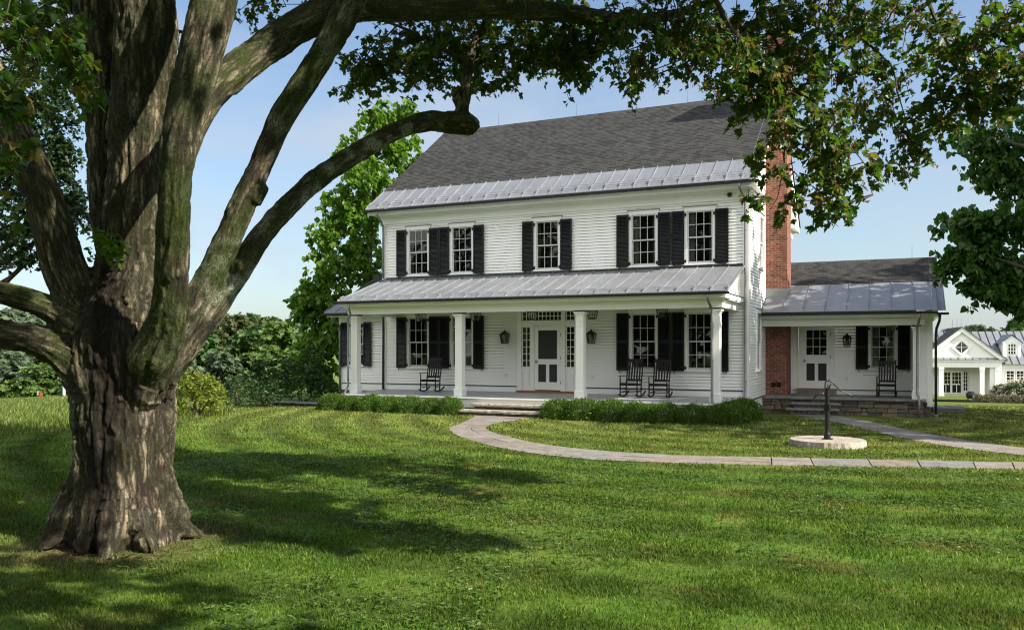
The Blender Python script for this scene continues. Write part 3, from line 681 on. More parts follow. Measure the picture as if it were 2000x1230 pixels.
wt2.box(-3.47, -3.24, WY - .031, WY + .02, .45, .58); wt2.box(-1.99, .42, WY - .031, WY + .02, .45, .60)
for xa in (-3.21, -2.17): wt2.box(xa, xa + .12, WY - .045, WY + .05, .60, 2.80)
wt2.box(-3.23, -2.03, WY - .047, WY + .05, 2.80, 2.92)
hp(wt2, 'cornice_trim', 'trim')
k = MB(); k.box(-1.99, .42, WY - .055, WY + .02, .60, .618); hp(k, 'flashing', 'gutter'); k = MB(); k.box(-3.47, -3.24, WY - .055, WY + .02, .58, .595); hp(k, 'flashing', 'gutter')
column(.43, 28.93, .445, 2.73, .20)
sd = screen_door(-3.09, -2.17, .65, 2.78, WY - .01, True)
k = MB(); k.box(-3.25, -1.98, WY - .17, WY + .05, .60, .645); hp(k, 'threshold', 'wood'); k = MB(); k.box(-3.24, -1.99, WY - .3, WY - .01, .446, .60); hp(k, 'door_step', 'bluestone')
place_window(window_kit(.72, 1.42, [(-1, .25), (1, .25)], headcap=False, casing=.09), -.55, 1.34, WY)
shW = {h: shutter_kit(.38, 1.47, h) for h in (1, -1)}
for s in (-1, 1): place_shutter(shW, -s, -.55 + s * .64, 1.31, WY)
k = MB(); k.bbox(-1.72, -1.62, WY - .05, WY - .01, .93, 1.05, .008); hp(k, 'outlet_cover', 'plastic')
# porch floor and stone base
k = MB(); 
for i, (a, b) in enumerate(((-4.16, -2.55), (-2.545, -1.2), (-1.195, .1), (.105, .70))): rough_slab(k, a, b, 28.62, 30.69, .375, .445, 10, .004)
hp(k, 'porch_floor', 'bluestone')
k = MB(); stone_blocks(k, -4.15, .62, 28.70, -.25, .375, .25, .13, 8, .025); stone_blocks(k, 28.72, 30.6, .62, -.25, .375, .25, .13, 9, .02, 'y'); stone_blocks(k, .63, WX1, 28.98, -.25, .22, .25, .13, 10, .01); stone_blocks(k, 29.0, 33, WX1 - .01, -.25, .22, .2, .13, 12, .01, 'y')
k.box(-4.1, .60, 28.8, 36.8, -.3, .37); hp(k, 'stone_base', 'fieldstone')
k = MB(); rough_slab(k, -3.2, -1.75, 28.34, 28.74, .215, .285); hp(k, 'step_tread', 'bluestone'); k = MB(); rough_slab(k, -3.3, -1.75, 28.0, 28.42, .055, .125); hp(k, 'step_tread', 'bluestone')
k = MB(); stone_blocks(k, -3.15, -1.8, 28.42, .12, .215, .25, .1, 14, .01); hp(k, 'step_riser', 'fieldstone'); k = MB(); stone_blocks(k, -3.22, -1.8, 28.08, -.06, .055, .25, .1, 15, .01); hp(k, 'step_riser', 'fieldstone')
def wz(y): return 3.17 + .42 * (y - 28.3)
metal_roof(-4.12, .99, 28.3, wz(28.3) + .01, 30.7, wz(30.7) + .01, .62, False, 'metal_roof')
metal_roof(.70, 1.22, 28.45, wz(28.45) - .06, 30.7, wz(30.7) - .012, .6, False, 'metal_roof')
def shingle_plane(x0, x1, ya, yb, zf, name='shingle_roof'):
    m = MB(); y = ya; st_ = .12
    while y < yb - .01:
        y2 = min(yb, y + st_); m.quad((x0, y, zf(y) + .02), (x1, y, zf(y) + .02), (x1, y2, zf(y2) + .006), (x0, y2, zf(y2) + .006)); m.quad((x0, y, zf(y) + .0), (x1, y, zf(y)), (x1, y, zf(y) + .02), (x0, y, zf(y) + .02)); y = y2
    m.quad((x0, 2 * yb - ya, zf(ya)), (x1, 2 * yb - ya, zf(ya)), (x1, yb, zf(yb) + .005), (x0, yb, zf(yb) + .005))
    m.quad((x0, ya, zf(ya) - .05), (x0, yb, zf(yb) - .05), (x1, yb, zf(yb) - .05), (x1, ya, zf(ya) - .05))
    for x in (x0, x1): m.quad((x, ya, zf(ya) - .06), (x, ya, zf(ya) + .02), (x, yb, zf(yb) + .01), (x, yb, zf(yb) - .06))
    m.prism([(x0, yb - .18, zf(yb - .18) + .015), (x0, yb, zf(yb) + .03), (x0, yb + .18, zf(yb - .18) + .015)], (x1 - x0, 0, 0))
    return hp(m, name, 'shingle')
shingle_plane(-4.12, 1.12, 30.69, 33.0, lambda y: wz(y) + .02)
gutter(-4.1, 1.0, 28.24, 3.12, .065); k = MB(); k.box(.98, 1.3, 28.40, 28.52, 3.02, 3.09); hp(k, 'gutter', 'gutter')
pipe([(.50, 28.24, 3.06), (.50, 28.25, 2.92), (.48, 28.5, 2.78), (.45, 28.68, 2.68), (.45, 28.69, 2.4), (.45, 28.69, .62), (.50, 28.56, .48), (.50, 28.55, -.12)])
pipe([(1.06, 28.46, 3.02), (1.05, 28.5, 2.85), (.98, 28.8, 2.62), (.965, 28.92, 2.4), (.965, 28.92, .0)], .04, 'gutter')
k = MB(); k.lathe([(.06, 0), (.065, .1), (.05, .12)], (.965, 28.92, -.12), 10); hp(k, 'pipe_boot', 'pipe')
k = MB(); k.box(.95, 1.9, 31.0, 32.4, -.15, .06); hp(k, 'side_step', 'bluestone')

# ---- left wing
lg = MB(); LY = 26.4; LX = -19.3
clap(lg, (0, LY, 0), (1, 0, 0), (0, -1, 0), .72, 3.2, [(-18.84, -18.20, 1.36, 3.0)], lambda z: (LX + .12, X0 - .04))
lg.poly([(LX, LY, 0), (LX, 33.0, 0), (LX, 33.0, 3.25), (LX, 29.7, 5.0), (LX, LY, 3.25)]); lg.quad((LX, 33, 0), (X0, 33, 0), (X0, 33, 3.25), (LX, 33, 3.25))
hp(lg, 'clapboard_wall', 'white')
k = MB(); k.box(LX - .02, LX + .12, LY - .03, LY + .1, .45, 3.1); k.box(LX - .02, X0 - .03, LY - .035, LY + .05, 3.0, 3.22); k.box(LX - .2, X0 - .03, 25.95, LY + .02, 3.2, 3.25); k.box(LX - .22, X0 - .03, 25.9, 25.95, 3.17, 3.30); k.box(LX + .12, X0 - .03, LY - .03, LY + .05, .45, .70)
hp(k, 'cornice_trim', 'trim')
k = MB(); k.box(LX + .12, X0 - .03, LY - .05, LY, .70, .72); hp(k, 'flashing', 'gutter')
k = MB(); k.box(LX + .02, X0, LY + .03, 32.9, -1.2, .45); hp(k, 'foundation', 'fieldstone')
place_window(window_kit(.60, 1.58, None, headcap=False, casing=.08), -18.52, 1.38, LY)
shX = {h: shutter_kit(.34, 1.62, h) for h in (1, -1)}
for s in (-1, 1): place_shutter(shX, -s, -18.52 + s * .51, 1.36, LY)
lz = lambda y: 3.34 + .46 * (y - 25.85)
metal_roof(-19.62, X0 - .02, 25.85, lz(25.85), 26.75, lz(26.75), .5, False)
shingle_plane(-19.6, X0 - .02, 26.74, 29.7, lz)
gutter(-19.7, -17.3, 25.79, 3.28, .065)
pipe([(-19.2, 25.79, 3.22), (-19.2, 25.8, 3.1), (-19.22, 26.1, 2.95), (-19.24, 26.32, 2.85), (-19.24, 26.33, 2.6), (-19.24, 26.33, .1)], .04)

# ---- small fixtures
k = MB(); k.lathe([(.06, -.03), (.075, -.01), (.075, .0)], (0, 0, 0), 14); k.lathe([(.055, 0), (.06, .05), (.045, .09), (.02, .11)], (0, 0, 0), 14)
k.xform(Matrix.Translation((-4.72, YF - .05, 6.66)) @ Matrix.Rotation(R(90), 4, 'X')); hp(k, 'security_camera', 'iron')
for dy in (0, .22):
    k = MB(); k.tube([(X1 + .02, 26.55 + dy, 6.30), (X1 + .12, 26.55 + dy, 6.32), (X1 + .17, 26.5 + dy, 6.26)], .02, 8); k.lathe([(.03, 0), (.055, .1), (.06, .14)], (X1 + .17, 26.5 + dy, 6.12), 10); hp(k, 'floodlight', 'plastic')
for x, y, z in ((-15.0, 31.3, 11.1), (-11.6, 31.3, 11.1), (-7.2, 31.3, 11.1)):
    k = MB(); k.tube([(x, y, z), (x, y, z + .55)], [.007, .003], 5); hp(k, 'lightning_rod', 'gutter')
k = MB(); k.tube([(.35, 33, 5.15), (.35, 33, 5.65)], [.007, .003], 5); hp(k, 'lightning_rod', 'gutter')

# ------------------------------------------------------------------ lanterns (copied things)
def wall_lantern():
    t = empty('wall_lantern')
    f = MB(); w0, w1 = .085, .13
    for sx in (-1, 1):
        for sy in (-1, 1): f.bar((sx * w0, -.15 + sy * w0, -.17), (sx * w1, -.15 + sy * w1, .12), .014, .014)
    f.box(-.10, .10, -.25, -.05, -.19, -.165)
    for s in (-1, 1): f.bar((-w1, -.15 + s * w1, .12), (w1, -.15 + s * w1, .12), .016, .016); f.bar((s * w1, -.15 - w1, .12), (s * w1, -.15 + w1, .12), .016, .016)
    f.box(-.05, .05, -.03, 0, -.12, .16); f.bar((0, -.02, .19), (0, -.15, .22), .02, .02)
    f.build('lantern_frame', M['lamp'], t)
    r = MB(); vs = [(-w1-.01, -.15-w1-.01, .13), (w1+.01, -.15-w1-.01, .13), (w1+.01, -.15+w1+.01, .13), (-w1-.01, -.15+w1+.01, .13), (-.045, -.195, .215), (.045, -.195, .215), (.045, -.105, .215), (-.045, -.105, .215)]
    r.add(vs, [(0,1,5,4), (1,2,6,5), (2,3,7,6), (3,0,4,7), (4,5,6,7), (3,2,1,0)]); r.lathe([(.03, .215), (.035, .24), (.012, .27)], (0, -.15, 0), 8); r.build('lantern_cap', M['lamp'], t)
    g = MB(); a, b = w0 - .004, w1 - .004
    P = [(-a, -.15 - a, -.165), (a, -.15 - a, -.165), (a, -.15 + a, -.165), (-a, -.15 + a, -.165), (-b, -.15 - b, .12), (b, -.15 - b, .12), (b, -.15 + b, .12), (-b, -.15 + b, .12)]
    g.add(P, [(0,1,5,4), (1,2,6,5), (2,3,7,6), (3,0,4,7)]); g.build('lantern_glass', M['glass'], t)
    c = MB(); c.lathe([(.012, -.165), (.012, -.05), (.018, -.03), (.012, .0), (.002, .03)], (0, -.15, 0), 8); c.build('candle_bulb', M['curtain'], t); return t
def hanging_lantern():
    t = empty('hanging_lantern')
    f = MB(); w0, w1 = .10, .14
    for sx in (-1, 1):
        for sy in (-1, 1): f.bar((sx * w0, sy * w0, -.38), (sx * w1, sy * w1, -.12), .014, .014); f.bar((sx * w1, sy * w1, -.12), (0, 0, -.03), .012, .012)
    for s in (-1, 1):
        for z, q in ((-.38, w0), (-.12, w1)): f.bar((-q, s * q, z), (q, s * q, z), .014, .014); f.bar((s * q, -q, z), (s * q, q, z), .014, .014)
    f.lathe([(.05, -.02), (.05, 0)], (0, 0, 0), 10); f.tube([(0, 0, -.05), (0, 0, 0)], .01, 6); f.build('lantern_frame', M['lamp'], t)
    g = MB(); a, b = w0 - .004, w1 - .004
    P = [(-a, -a, -.38), (a, -a, -.38), (a, a, -.38), (-a, a, -.38), (-b, -b, -.12), (b, -b, -.12), (b, b, -.12), (-b, b, -.12)]
    g.add(P, [(0,1,5,4), (1,2,6,5), (2,3,7,6), (3,0,4,7)]); g.build('lantern_glass', M['glass'], t)
    c = MB(); c.lathe([(.05, -.36), (.05, -.34), (.012, -.335), (.012, -.24), (.018, -.22), (.002, -.17)], (0, 0, 0), 8); c.build('candle_bulb', M['lamp'], t); return t
wl0 = wall_lantern(); hl0 = hanging_lantern()
for i, (x, y, z, lab) in enumerate(((-12.19, YF, 2.36, 'bronze wall lantern on the clapboard to the left of the front door'), (-9.10, YF, 2.36, 'bronze wall lantern right of the front door beside a porch column'), (-1.65, WY, 2.25, 'bronze wall lantern between the door and window of the right wing'))):
    o = wl0 if i == 0 else copy_tree(wl0); o.location = (x, y - .012, z); tag(o, lab, 'lantern', 'wall lanterns beside the doors')
for i, (x, lab) in enumerate(((-14.85, 'glass lantern hanging from the porch ceiling before the leftmost window'), (-12.76, 'glass lantern hanging from the porch ceiling right behind the second column'), (-10.72, 'glass lantern hanging from the porch ceiling in front of the door transom'), (-8.70, 'glass lantern hanging from the porch ceiling just right of the third column'), (-6.5, 'glass lantern hanging from the porch ceiling above the pair of rocking chairs'))):
    o = hl0 if i == 0 else copy_tree(hl0); o.location = (x, 24.9, 3.30); tag(o, lab, 'lantern', 'hanging lanterns on the front porch')
o = copy_tree(hl0); o.location = (-.3, 29.9, 2.92); tag(o, 'glass lantern hanging from the ceiling of the right wing porch', 'lantern')

# ------------------------------------------------------------------ rocking chairs
def rocking_chair():
    t = empty('rocking_chair'); B = M['chairblack']
    hw, fy, by = .27, -.27, .20                          # half width, front leg y, back post y (faces -y)
    def rock_z(y): return .018 + (1.15 - math.sqrt(max(0, 1.15 ** 2 - (y - .0) ** 2)))
    for s in (-1, 1):
        m = MB(); n = 14; ys = [-.40 + .94 * i / n for i in range(n + 1)]
        for a, b in zip(ys[:-1], ys[1:]): m.bar((s * hw, a, rock_z(a)), (s * hw, b + .004, rock_z(b)), .036, .036)
        m.build('rocker', B, t)
        m = MB(); m.tube([(s * hw, fy, rock_z(fy)), (s * hw, fy, .36), (s * hw, fy, .62)], [.019, .022, .019], 8); m.build('leg', B, t, smooth=True)
        m = MB(); m.tube([(s * (hw - .03), by, rock_z(by)), (s * (hw - .03), by + .02, .40), (s * (hw - .03), by + .14, .85), (s * (hw - .03), by + .235, 1.16), (s * (hw - .03), by + .245, 1.19)], [.021, .022, .022, .02, .012], 8); m.build('leg', B, t, smooth=True)
        m = MB(); m.add([], []); 
        pts = [(fy - .07, .062), (fy + .1, .06), (by + .10, .04)]
        for (a, wa), (b, wb) in zip(pts[:-1], pts[1:]): za, zb = .628 + (a - fy) * -.03, .628 + (b - fy) * -.03; m.add([(s * hw - wa / 2, a, za), (s * hw + wa / 2, a, za), (s * hw + wb / 2, b, zb), (s * hw - wb / 2, b, zb), (s * hw - wa / 2, a, za + .024), (s * hw + wa / 2, a, za + .024), (s * hw + wb / 2, b, zb + .024), (s * hw - wb / 2, b, zb + .024)], [(0,3,2,1), (4,5,6,7), (0,1,5,4), (1,2,6,5), (2,3,7,6), (3,0,4,7)])
        m.build('armrest', B, t)
    m = MB(); n = 7
    for i in range(n):
        y0 = fy - .03 + (by + .02 - fy + .03) * i / n; y1 = fy - .03 + (by + .02 - fy + .03) * (i + 1) / n - .008; z = lambda y: .425 - .06 * (y - fy) - .02 * math.sin(math.pi * (y - fy) / (by - fy))
        m.add([(-hw, y0, z(y0)), (hw, y0, z(y0)), (hw, y1, z(y1)), (-hw, y1, z(y1)), (-hw, y0, z(y0) - .018), (hw, y0, z(y0) - .018), (hw, y1, z(y1) - .018), (-hw, y1, z(y1) - .018)], [(0,1,2,3), (7,6,5,4), (4,5,1,0), (5,6,2,1), (6,7,3,2), (7,4,0,3)])
    m.box(-hw, hw, fy - .02, fy + .01, .35, .405); m.box(-hw + .03, hw - .03, by - .0, by + .025, .33, .385)
    for s in (-1, 1): m.bar((s * hw, fy, .38), (s * (hw - .03), by, .36), .022, .055)
    m.build('seat', B, t)
    m = MB(); bp = lambda z: by + .02 + (z - .40) * .27
    for z, h in ((.50, .07), (1.10, .10)): m.xbox(Matrix.Translation((0, bp(z), z)) @ Matrix.Rotation(R(-15), 4, 'X'), -hw + .03, hw - .03, -.012, .012, -h / 2, h / 2)
    for i in range(5):
        x = -.168 + .336 * i / 4; m.add([], []); m.bar((x, bp(.52) - .012, .52), (x, bp(1.06) - .012, 1.06), .05, .016, (0, 1, .3))
    m.build('backrest', B, t)
    m = MB()
    for z in (.15, .24): m.tube([(-hw, fy, z), (hw, fy, z)], .012, 6)
    m.tube([(-hw + .03, by, .17), (hw - .03, by, .17)], .012, 6)
    for s in (-1, 1):
        for z in (.15, .24): m.tube([(s * hw, fy, z), (s * (hw - .03), by, z + .02)], .012, 6)
    m.build('stretcher', B, t); return t
rc = rocking_chair()
for i, (x, y, z, rz, lab) in enumerate(((-14.62, 25.18, .531, 8, 'black slatted rocking chair alone at the left end of the front porch'), (-7.52, 25.15, .531, -2, 'black slatted rocking chair, the one nearer the front door of the porch pair'), (-6.62, 25.10, .531, 3, 'black slatted rocking chair, the one nearer the porch corner column of the pair'), (-.42, 29.75, .45, -3, 'black slatted rocking chair on the stone porch of the right wing'))):
    o = rc if i == 0 else copy_tree(rc); o.location = (x, y, z); o.rotation_euler = (0, 0, R(rz)); tag(o, lab, 'rocking chair', 'black porch rocking chairs')

# ------------------------------------------------------------------ millstone and hand pump
MX, MY = -1.40, 18.80
ms = MB(); rng = random.Random(4); n = 72; rt, rb = [], []
for i in range(n):
    a = 2 * math.pi * i / n; q = .745 + rng.uniform(-.012, .012); rt.append((q * math.cos(a), q * math.sin(a), .125 + rng.uniform(-.004, .002))); q2 = .77 + rng.uniform(-.02, .012); rb.append((q2 * math.cos(a), q2 * math.sin(a), -.05))
md = [((a[0] + b[0]) / 2 * (1 + rng.uniform(-.012, .015)), (a[1] + b[1]) / 2 * (1 + rng.uniform(-.012, .015)), .05 + rng.uniform(-.015, .015)) for a, b in zip(rt, rb)]
ms.add(rt + md + rb, [tuple(range(n))] + [(i + n, (i+1) % n + n, (i+1) % n, i) for i in range(n)] + [(i + 2*n, (i+1) % n + 2*n, (i+1) % n + n, i + n) for i in range(n)])
mso = empty('millstone', (MX, MY, 0)); tag(mso, 'round pale granite millstone lying flat on the lawn', 'millstone')
ms.build('stone_disc', M['millstone'], mso)
k = MB()
for i in range(16):
    a = 2 * math.pi * i / 16 + .1
    if i % 2: k.bar((.22 * math.cos(a), .22 * math.sin(a), .1238), (.66 * math.cos(a), .66 * math.sin(a), .1238), .016, .006)
k.build('groove', M['fieldstone'], mso)
pu = empty('hand_pump', (MX, MY, .125)); tag(pu, 'black cast iron hand water pump with curved handle standing on the millstone', 'water pump'); I = M['iron']
k = MB(); k.lathe([(.115, 0), (.115, .015), (.07, .02), (.066, .10), (.062, .12), (.056, .13), (.050, .18), (.046, .6), (.046, .62)], n=20); k.lathe([(.058, .62), (.068, .63), (.068, .66), (.058, .665), (.068, .67), (.068, .70), (.058, .71)], n=20)
k.lathe([(.046, .71), (.046, .82), (.054, .825), (.054, .84), (.047, .845), (.047, .90), (.054, .905), (.054, .92), (.05, .925), (.05, 1.04), (.066, 1.05), (.066, 1.065), (.02, 1.07)], n=20)
for a in range(4): k.box(.06 * math.cos(a * 1.57 + .5) - .012, .06 * math.cos(a * 1.57 + .5) + .012, .06 * math.sin(a * 1.57 + .5) - .012, .06 * math.sin(a * 1.57 + .5) + .012, .60, .73)
k.build('pump_column', I, pu, smooth=False)
RV = Vector((CA, SA, 0))                               # handle and spout lie across the view
pp = lambda u, z: tuple(RV * u + Vector((0, 0, z)))
k = MB(); k.tube([pp(-.04, .945), pp(-.12, .945), pp(-.20, .935), pp(-.235, .915), pp(-.25, .875), pp(-.252, .86)], [.026, .024, .024, .024, .022, .021], 10); k.lathe([(.03, 0), (.03, .02)], tuple(RV * -.252 + Vector((0, 0, .85))), 10); k.build('spout', I, pu, smooth=True)
k = MB(); k.tube([pp(-.045, 1.06), pp(-.045, 1.16), pp(-.03, 1.19)], .012, 8); k.tube([pp(.03, 1.06), pp(.06, 1.12), pp(.10, 1.18)], .014, 8); k.tube([pp(.012, 1.06), pp(.012, 1.17)], .009, 8); k.build('pivot_bracket', I, pu, smooth=True)
k = MB(); k.tube([pp(-.045, 1.14), pp(-.04, 1.185), pp(-.01, 1.215), pp(.03, 1.222), pp(.07, 1.21), pp(.11, 1.18), pp(.19, 1.10), pp(.28, 1.01), pp(.36, .965), pp(.44, .94), pp(.49, .91), pp(.53, .87)], [.012, .014, .015, .015, .015, .015, .014, .013, .012, .014, .016, .014], 10); k.build('pump_handle', I, pu, smooth=True)
# ------------------------------------------------------------------ ground
def ground_z(x, y):
    x = np.asarray(x, float); y = np.asarray(y, float)
    s = lambda t: np.where(t > 0, t * t / (t + 6.0), 0)
    z = -.045 * s(-17.6 - x)
    z = np.maximum(z, -3.2)
    b = -.058 * s(y - 33.0); b = np.maximum(b, -3.4)
    return np.minimum(z, b) - .10 * np.clip((y - 25) / 4, 0, 1) * (x > -17) + .03 * (fbm(np.stack([x * .15, y * .15, x * 0], -1).reshape(-1, 3), 2).reshape(x.shape) - .5) * np.clip(np.hypot(x + 7.5, y - 6.5) / 2, 0, 1)
def axis(lo, hi, c0, c1, st):
    a = list(np.arange(c0, c1, st)); x = c0; g = st
    while x > lo: g *= 1.25; x -= g; a.insert(0, x)
    x = a[-1]; g = st
    while x < hi: g *= 1.25; x += g; a.append(x)
    return np.array(a)
gx, gy = axis(-2500, 2500, -40, 24, .5), axis(-300, 3500, -6, 60, .5)
GX, GY = np.meshgrid(gx, gy); GZ = ground_z(GX.ravel(), GY.ravel()).reshape(GX.shape)
nx, ny = len(gx), len(gy); idx = np.arange(nx * ny).reshape(ny, nx)
q = np.stack([idx[:-1, :-1], idx[:-1, 1:], idx[1:, 1:], idx[1:, :-1]], -1).reshape(-1, 4)
gm = np_mesh('lawn', np.stack([GX, GY, GZ], -1).reshape(-1, 3), q.ravel(), np.full(len(q), 4), True)

ARC = (-3.5, 26.3)
def mk_lawn(name, blades):
    k = N(name); geo = k.n('NewGeometry'); v = geo.outputs['Position']
    sub = k.n('VectorMath', operation='SUBTRACT'); sub.inputs[1].default_value = (ARC[0], ARC[1], 0); k.l(v, sub.inputs[0])
    sx = k.n('SeparateXYZ'); k.l(sub.outputs[0], sx.inputs[0]); rad = k.math('SQRT', k.math('ADD', k.math('POWER', sx.outputs[0], 2), k.math('POWER', sx.outputs[1], 2)))
    wob = k.math('MULTIPLY', k.noise(v, .5, 2), .5); stripe = k.math('SINE', k.math('MULTIPLY', k.math('ADD', rad, wob), 2 * math.pi / 1.25))
    n1 = k.noise(v, .33, 4, .6); n2 = k.noise(v, 1.9, 5, .65); n3 = k.noise(v, 11, 3)
    c = k.ramp(n2, (.26, (.046, .098, .012)), (.52, (.072, .134, .017)), (.78, (.108, .165, .032)))
    c = k.mix(k.ramp(n1, (.45, 0.0), (.75, .4)), c, (.125, .145, .030))
    dry = k.math('MULTIPLY', k.ramp(k.noise(v, .8, 5, .7), (.55, 0.0), (.75, .75)), 1.0)
    tv = k.n('VectorMath', operation='DISTANCE'); tv.inputs[1].default_value = (-7.4, 6.35, 0); k.l(v, tv.inputs[0]); bare = k.math('MULTIPLY', k.ramp(tv.outputs['Value'], (.55 / 2, 1.0), (1.0, 0.0)) if False else k.ramp(k.math('MULTIPLY', tv.outputs['Value'], .5), (.36, 1.0), (.72, 0.0)), k.ramp(n2, (.35, .35), (.65, .9)))
    c = k.mix(dry, c, (.20, .165, .055))
    sy = k.n('SeparateXYZ'); k.l(v, sy.inputs[0]); worn = k.math('MULTIPLY', k.ramp(k.math('MULTIPLY', k.math('SUBTRACT', sy.outputs[1], 13.0), 1 / 8.0), (0, 0.0), (1, 1.0)), k.ramp(n2, (.3, .35), (.7, .85)))
    c = k.mix(worn, c, k.ramp(k.noise(v, 2.6, 4, .7), (.35, (.085, .125, .020)), (.55, (.17, .18, .05)), (.72, (.24, .185, .075))))
    c = k.mix(1.0, c, k.ramp(k.math('ADD', k.math('MULTIPLY', stripe, .5), .5), (.2, .76), (.8, 1.2)), 'MULTIPLY')
    c = k.mix(bare, c, k.ramp(n3, (.3, (.075, .052, .03)), (.7, (.14, .105, .06))))
    fx = k.n('SeparateXYZ'); k.l(v, fx.inputs[0])
    far = k.ramp(k.math('MULTIPLY', k.math('ADD', fx.outputs[0], 17.5), -1 / 6.0), (0, 0.0), (1, 1.0))
    c = k.mix(far, c, k.ramp(n2, (.3, (.10, .155, .035)), (.7, (.17, .22, .065))))
    if blades:
        c = k.mix(1.0, c, k.ramp(k.island(), (0, (.28, .40, .35)), (.35, (.75, .82, .8)), (.7, (1.2, 1.15, 1.15)), (.9, (1.7, 1.45, 1.6)), (1, (3.0, 2.0, 3.6))), 'MULTIPLY')
        k.base(c, .55, 0, .14); tr = k.n('BsdfTranslucent'); k.l(k.mix(1.0, c, (1.5, 1.5, .7), 'MULTIPLY'), tr.inputs[0]); ms = k.n('MixShader'); ms.inputs[0].default_value = .35
        k.l(k.b.outputs[0], ms.inputs[1]); k.l(tr.outputs[0], ms.inputs[2]); k.l(ms.outputs[0], k.out.inputs[0])
    else:
        c = k.mix(1.0, c, k.ramp(n3, (.3, .55), (.7, 1.0)), 'MULTIPLY'); k.base(c, .95, 0, .1); k.bump(n3, .6, .03)
    return k.m
M['lawn'] = mk_lawn('lawn_ground', False); M['blade'] = mk_lawn('grass_blades', True)
go = link_mesh('lawn', gm, M['lawn']); tag(go, kind='structure')

# ------------------------------------------------------------------ bluestone walks
def spline(pts, n):
    P = [np.array(p, float) for p in pts]; P = [2 * P[0] - P[1]] + P + [2 * P[-1] - P[-2]]; out = []
    for i in range(1, len(P) - 2):
        for t in np.linspace(0, 1, n, endpoint=False):
            a, b, c, d = P[i-1], P[i], P[i+1], P[i+2]
            out.append(.5 * (2*b + (c-a)*t + (2*a-5*b+4*c-d)*t*t + (3*b-a-3*c+d)*t**3))
    out.append(P[-2]); return np.array(out)
mainL = spline([(-11.55, 22.60), (-10.95, 20.8), (-10.42, 18.95), (-9.85, 17.95), (-8.95, 16.85), (-7.6, 15.62), (-6.1, 14.78), (-4.6, 14.56), (-2.1, 15.10), (1.9, 16.42), (5.2, 17.6)], 14)
mainR = spline([(-9.7, 22.60), (-9.95, 21.0), (-9.72, 19.6), (-9.05, 18.45), (-8.0, 17.38), (-7.0, 16.55), (-5.65, 15.95), (-4.1, 15.78), (-2.25, 16.2), (1.97, 17.38), (5.4, 18.6)], 14)
wingL = spline([(-3.2, 28.05), (-2.2, 25.9), (-1.3, 23.9), (.45, 20.2), (2.15, 18.45), (4.6, 16.9)], 10)
wingR = spline([(-1.8, 28.05), (-1.2, 26.3), (-.25, 23.9), (1.15, 21.2), (2.75, 19.5), (5.4, 17.7)], 10)
def walk(name, Lp, Rp, seed, step, split):
    rng = random.Random(seed); m = MB(); n = len(Lp); cum = np.concatenate([[0], np.cumsum(np.linalg.norm(np.diff((Lp + Rp) / 2, axis=0), axis=1))]); T = cum[-1]
    at_ = lambda A_, s: np.array([np.interp(s, cum, A_[:, 0]), np.interp(s, cum, A_[:, 1])])
    s = 0
    while s < T - .05:
        s1 = min(T, s + rng.uniform(*step)); parts = [(0, 1)]
        if rng.random() < split(s / T): c = rng.uniform(.35, .65); parts = [(0, c), (c, 1)]
        for a, b in parts:
            g = .011; k = 4; sa = s + g; sb = s1 - g; lo = []; hi = []
            oa, ob = (rng.uniform(-.12, .12), rng.uniform(-.12, .12)) if len(parts) > 1 and False else (0, 0)
            for i in range(k + 1):
                q = sa + (sb - sa) * i / k; l, r = at_(Lp, q), at_(Rp, q); w_ = np.linalg.norm(r - l)
                lo.append(l + (r - l) * (a + (g / w_ if a > 0 else 0))); hi.append(l + (r - l) * (b - (g / w_ if b < 1 else 0)))
            z = .012 + rng.uniform(-.002, .003); pts = lo + hi[::-1]
            zz = [float(ground_z(np.array([p[0]]), np.array([p[1]]))[0]) + z for p in pts]
            m.prism([(p[0], p[1], h) for p, h in zip(pts, zz)], (0, 0, -.05))
        s = s1
    return m
m = walk('path', mainL, mainR, 5, (.62, 1.0), lambda f: .75 if f < .5 else .25); po = m.build('path', M['slab']); tag(po, kind='structure')
m = walk('path', wingL, wingR, 6, (.7, 1.0), lambda f: .5); po2 = m.build('path', M['slab']); tag(po2, kind='structure')
def in_poly(x, y, poly):
    c = np.zeros(len(x), bool); n = len(poly); j = n - 1
    for i in range(n):
        xi, yi = poly[i]; xj, yj = poly[j]
        if yi != yj: c ^= ((yi > y) != (yj > y)) & (x < (xj - xi) * (y - yi) / (yj - yi) + xi)
        j = i
    return c

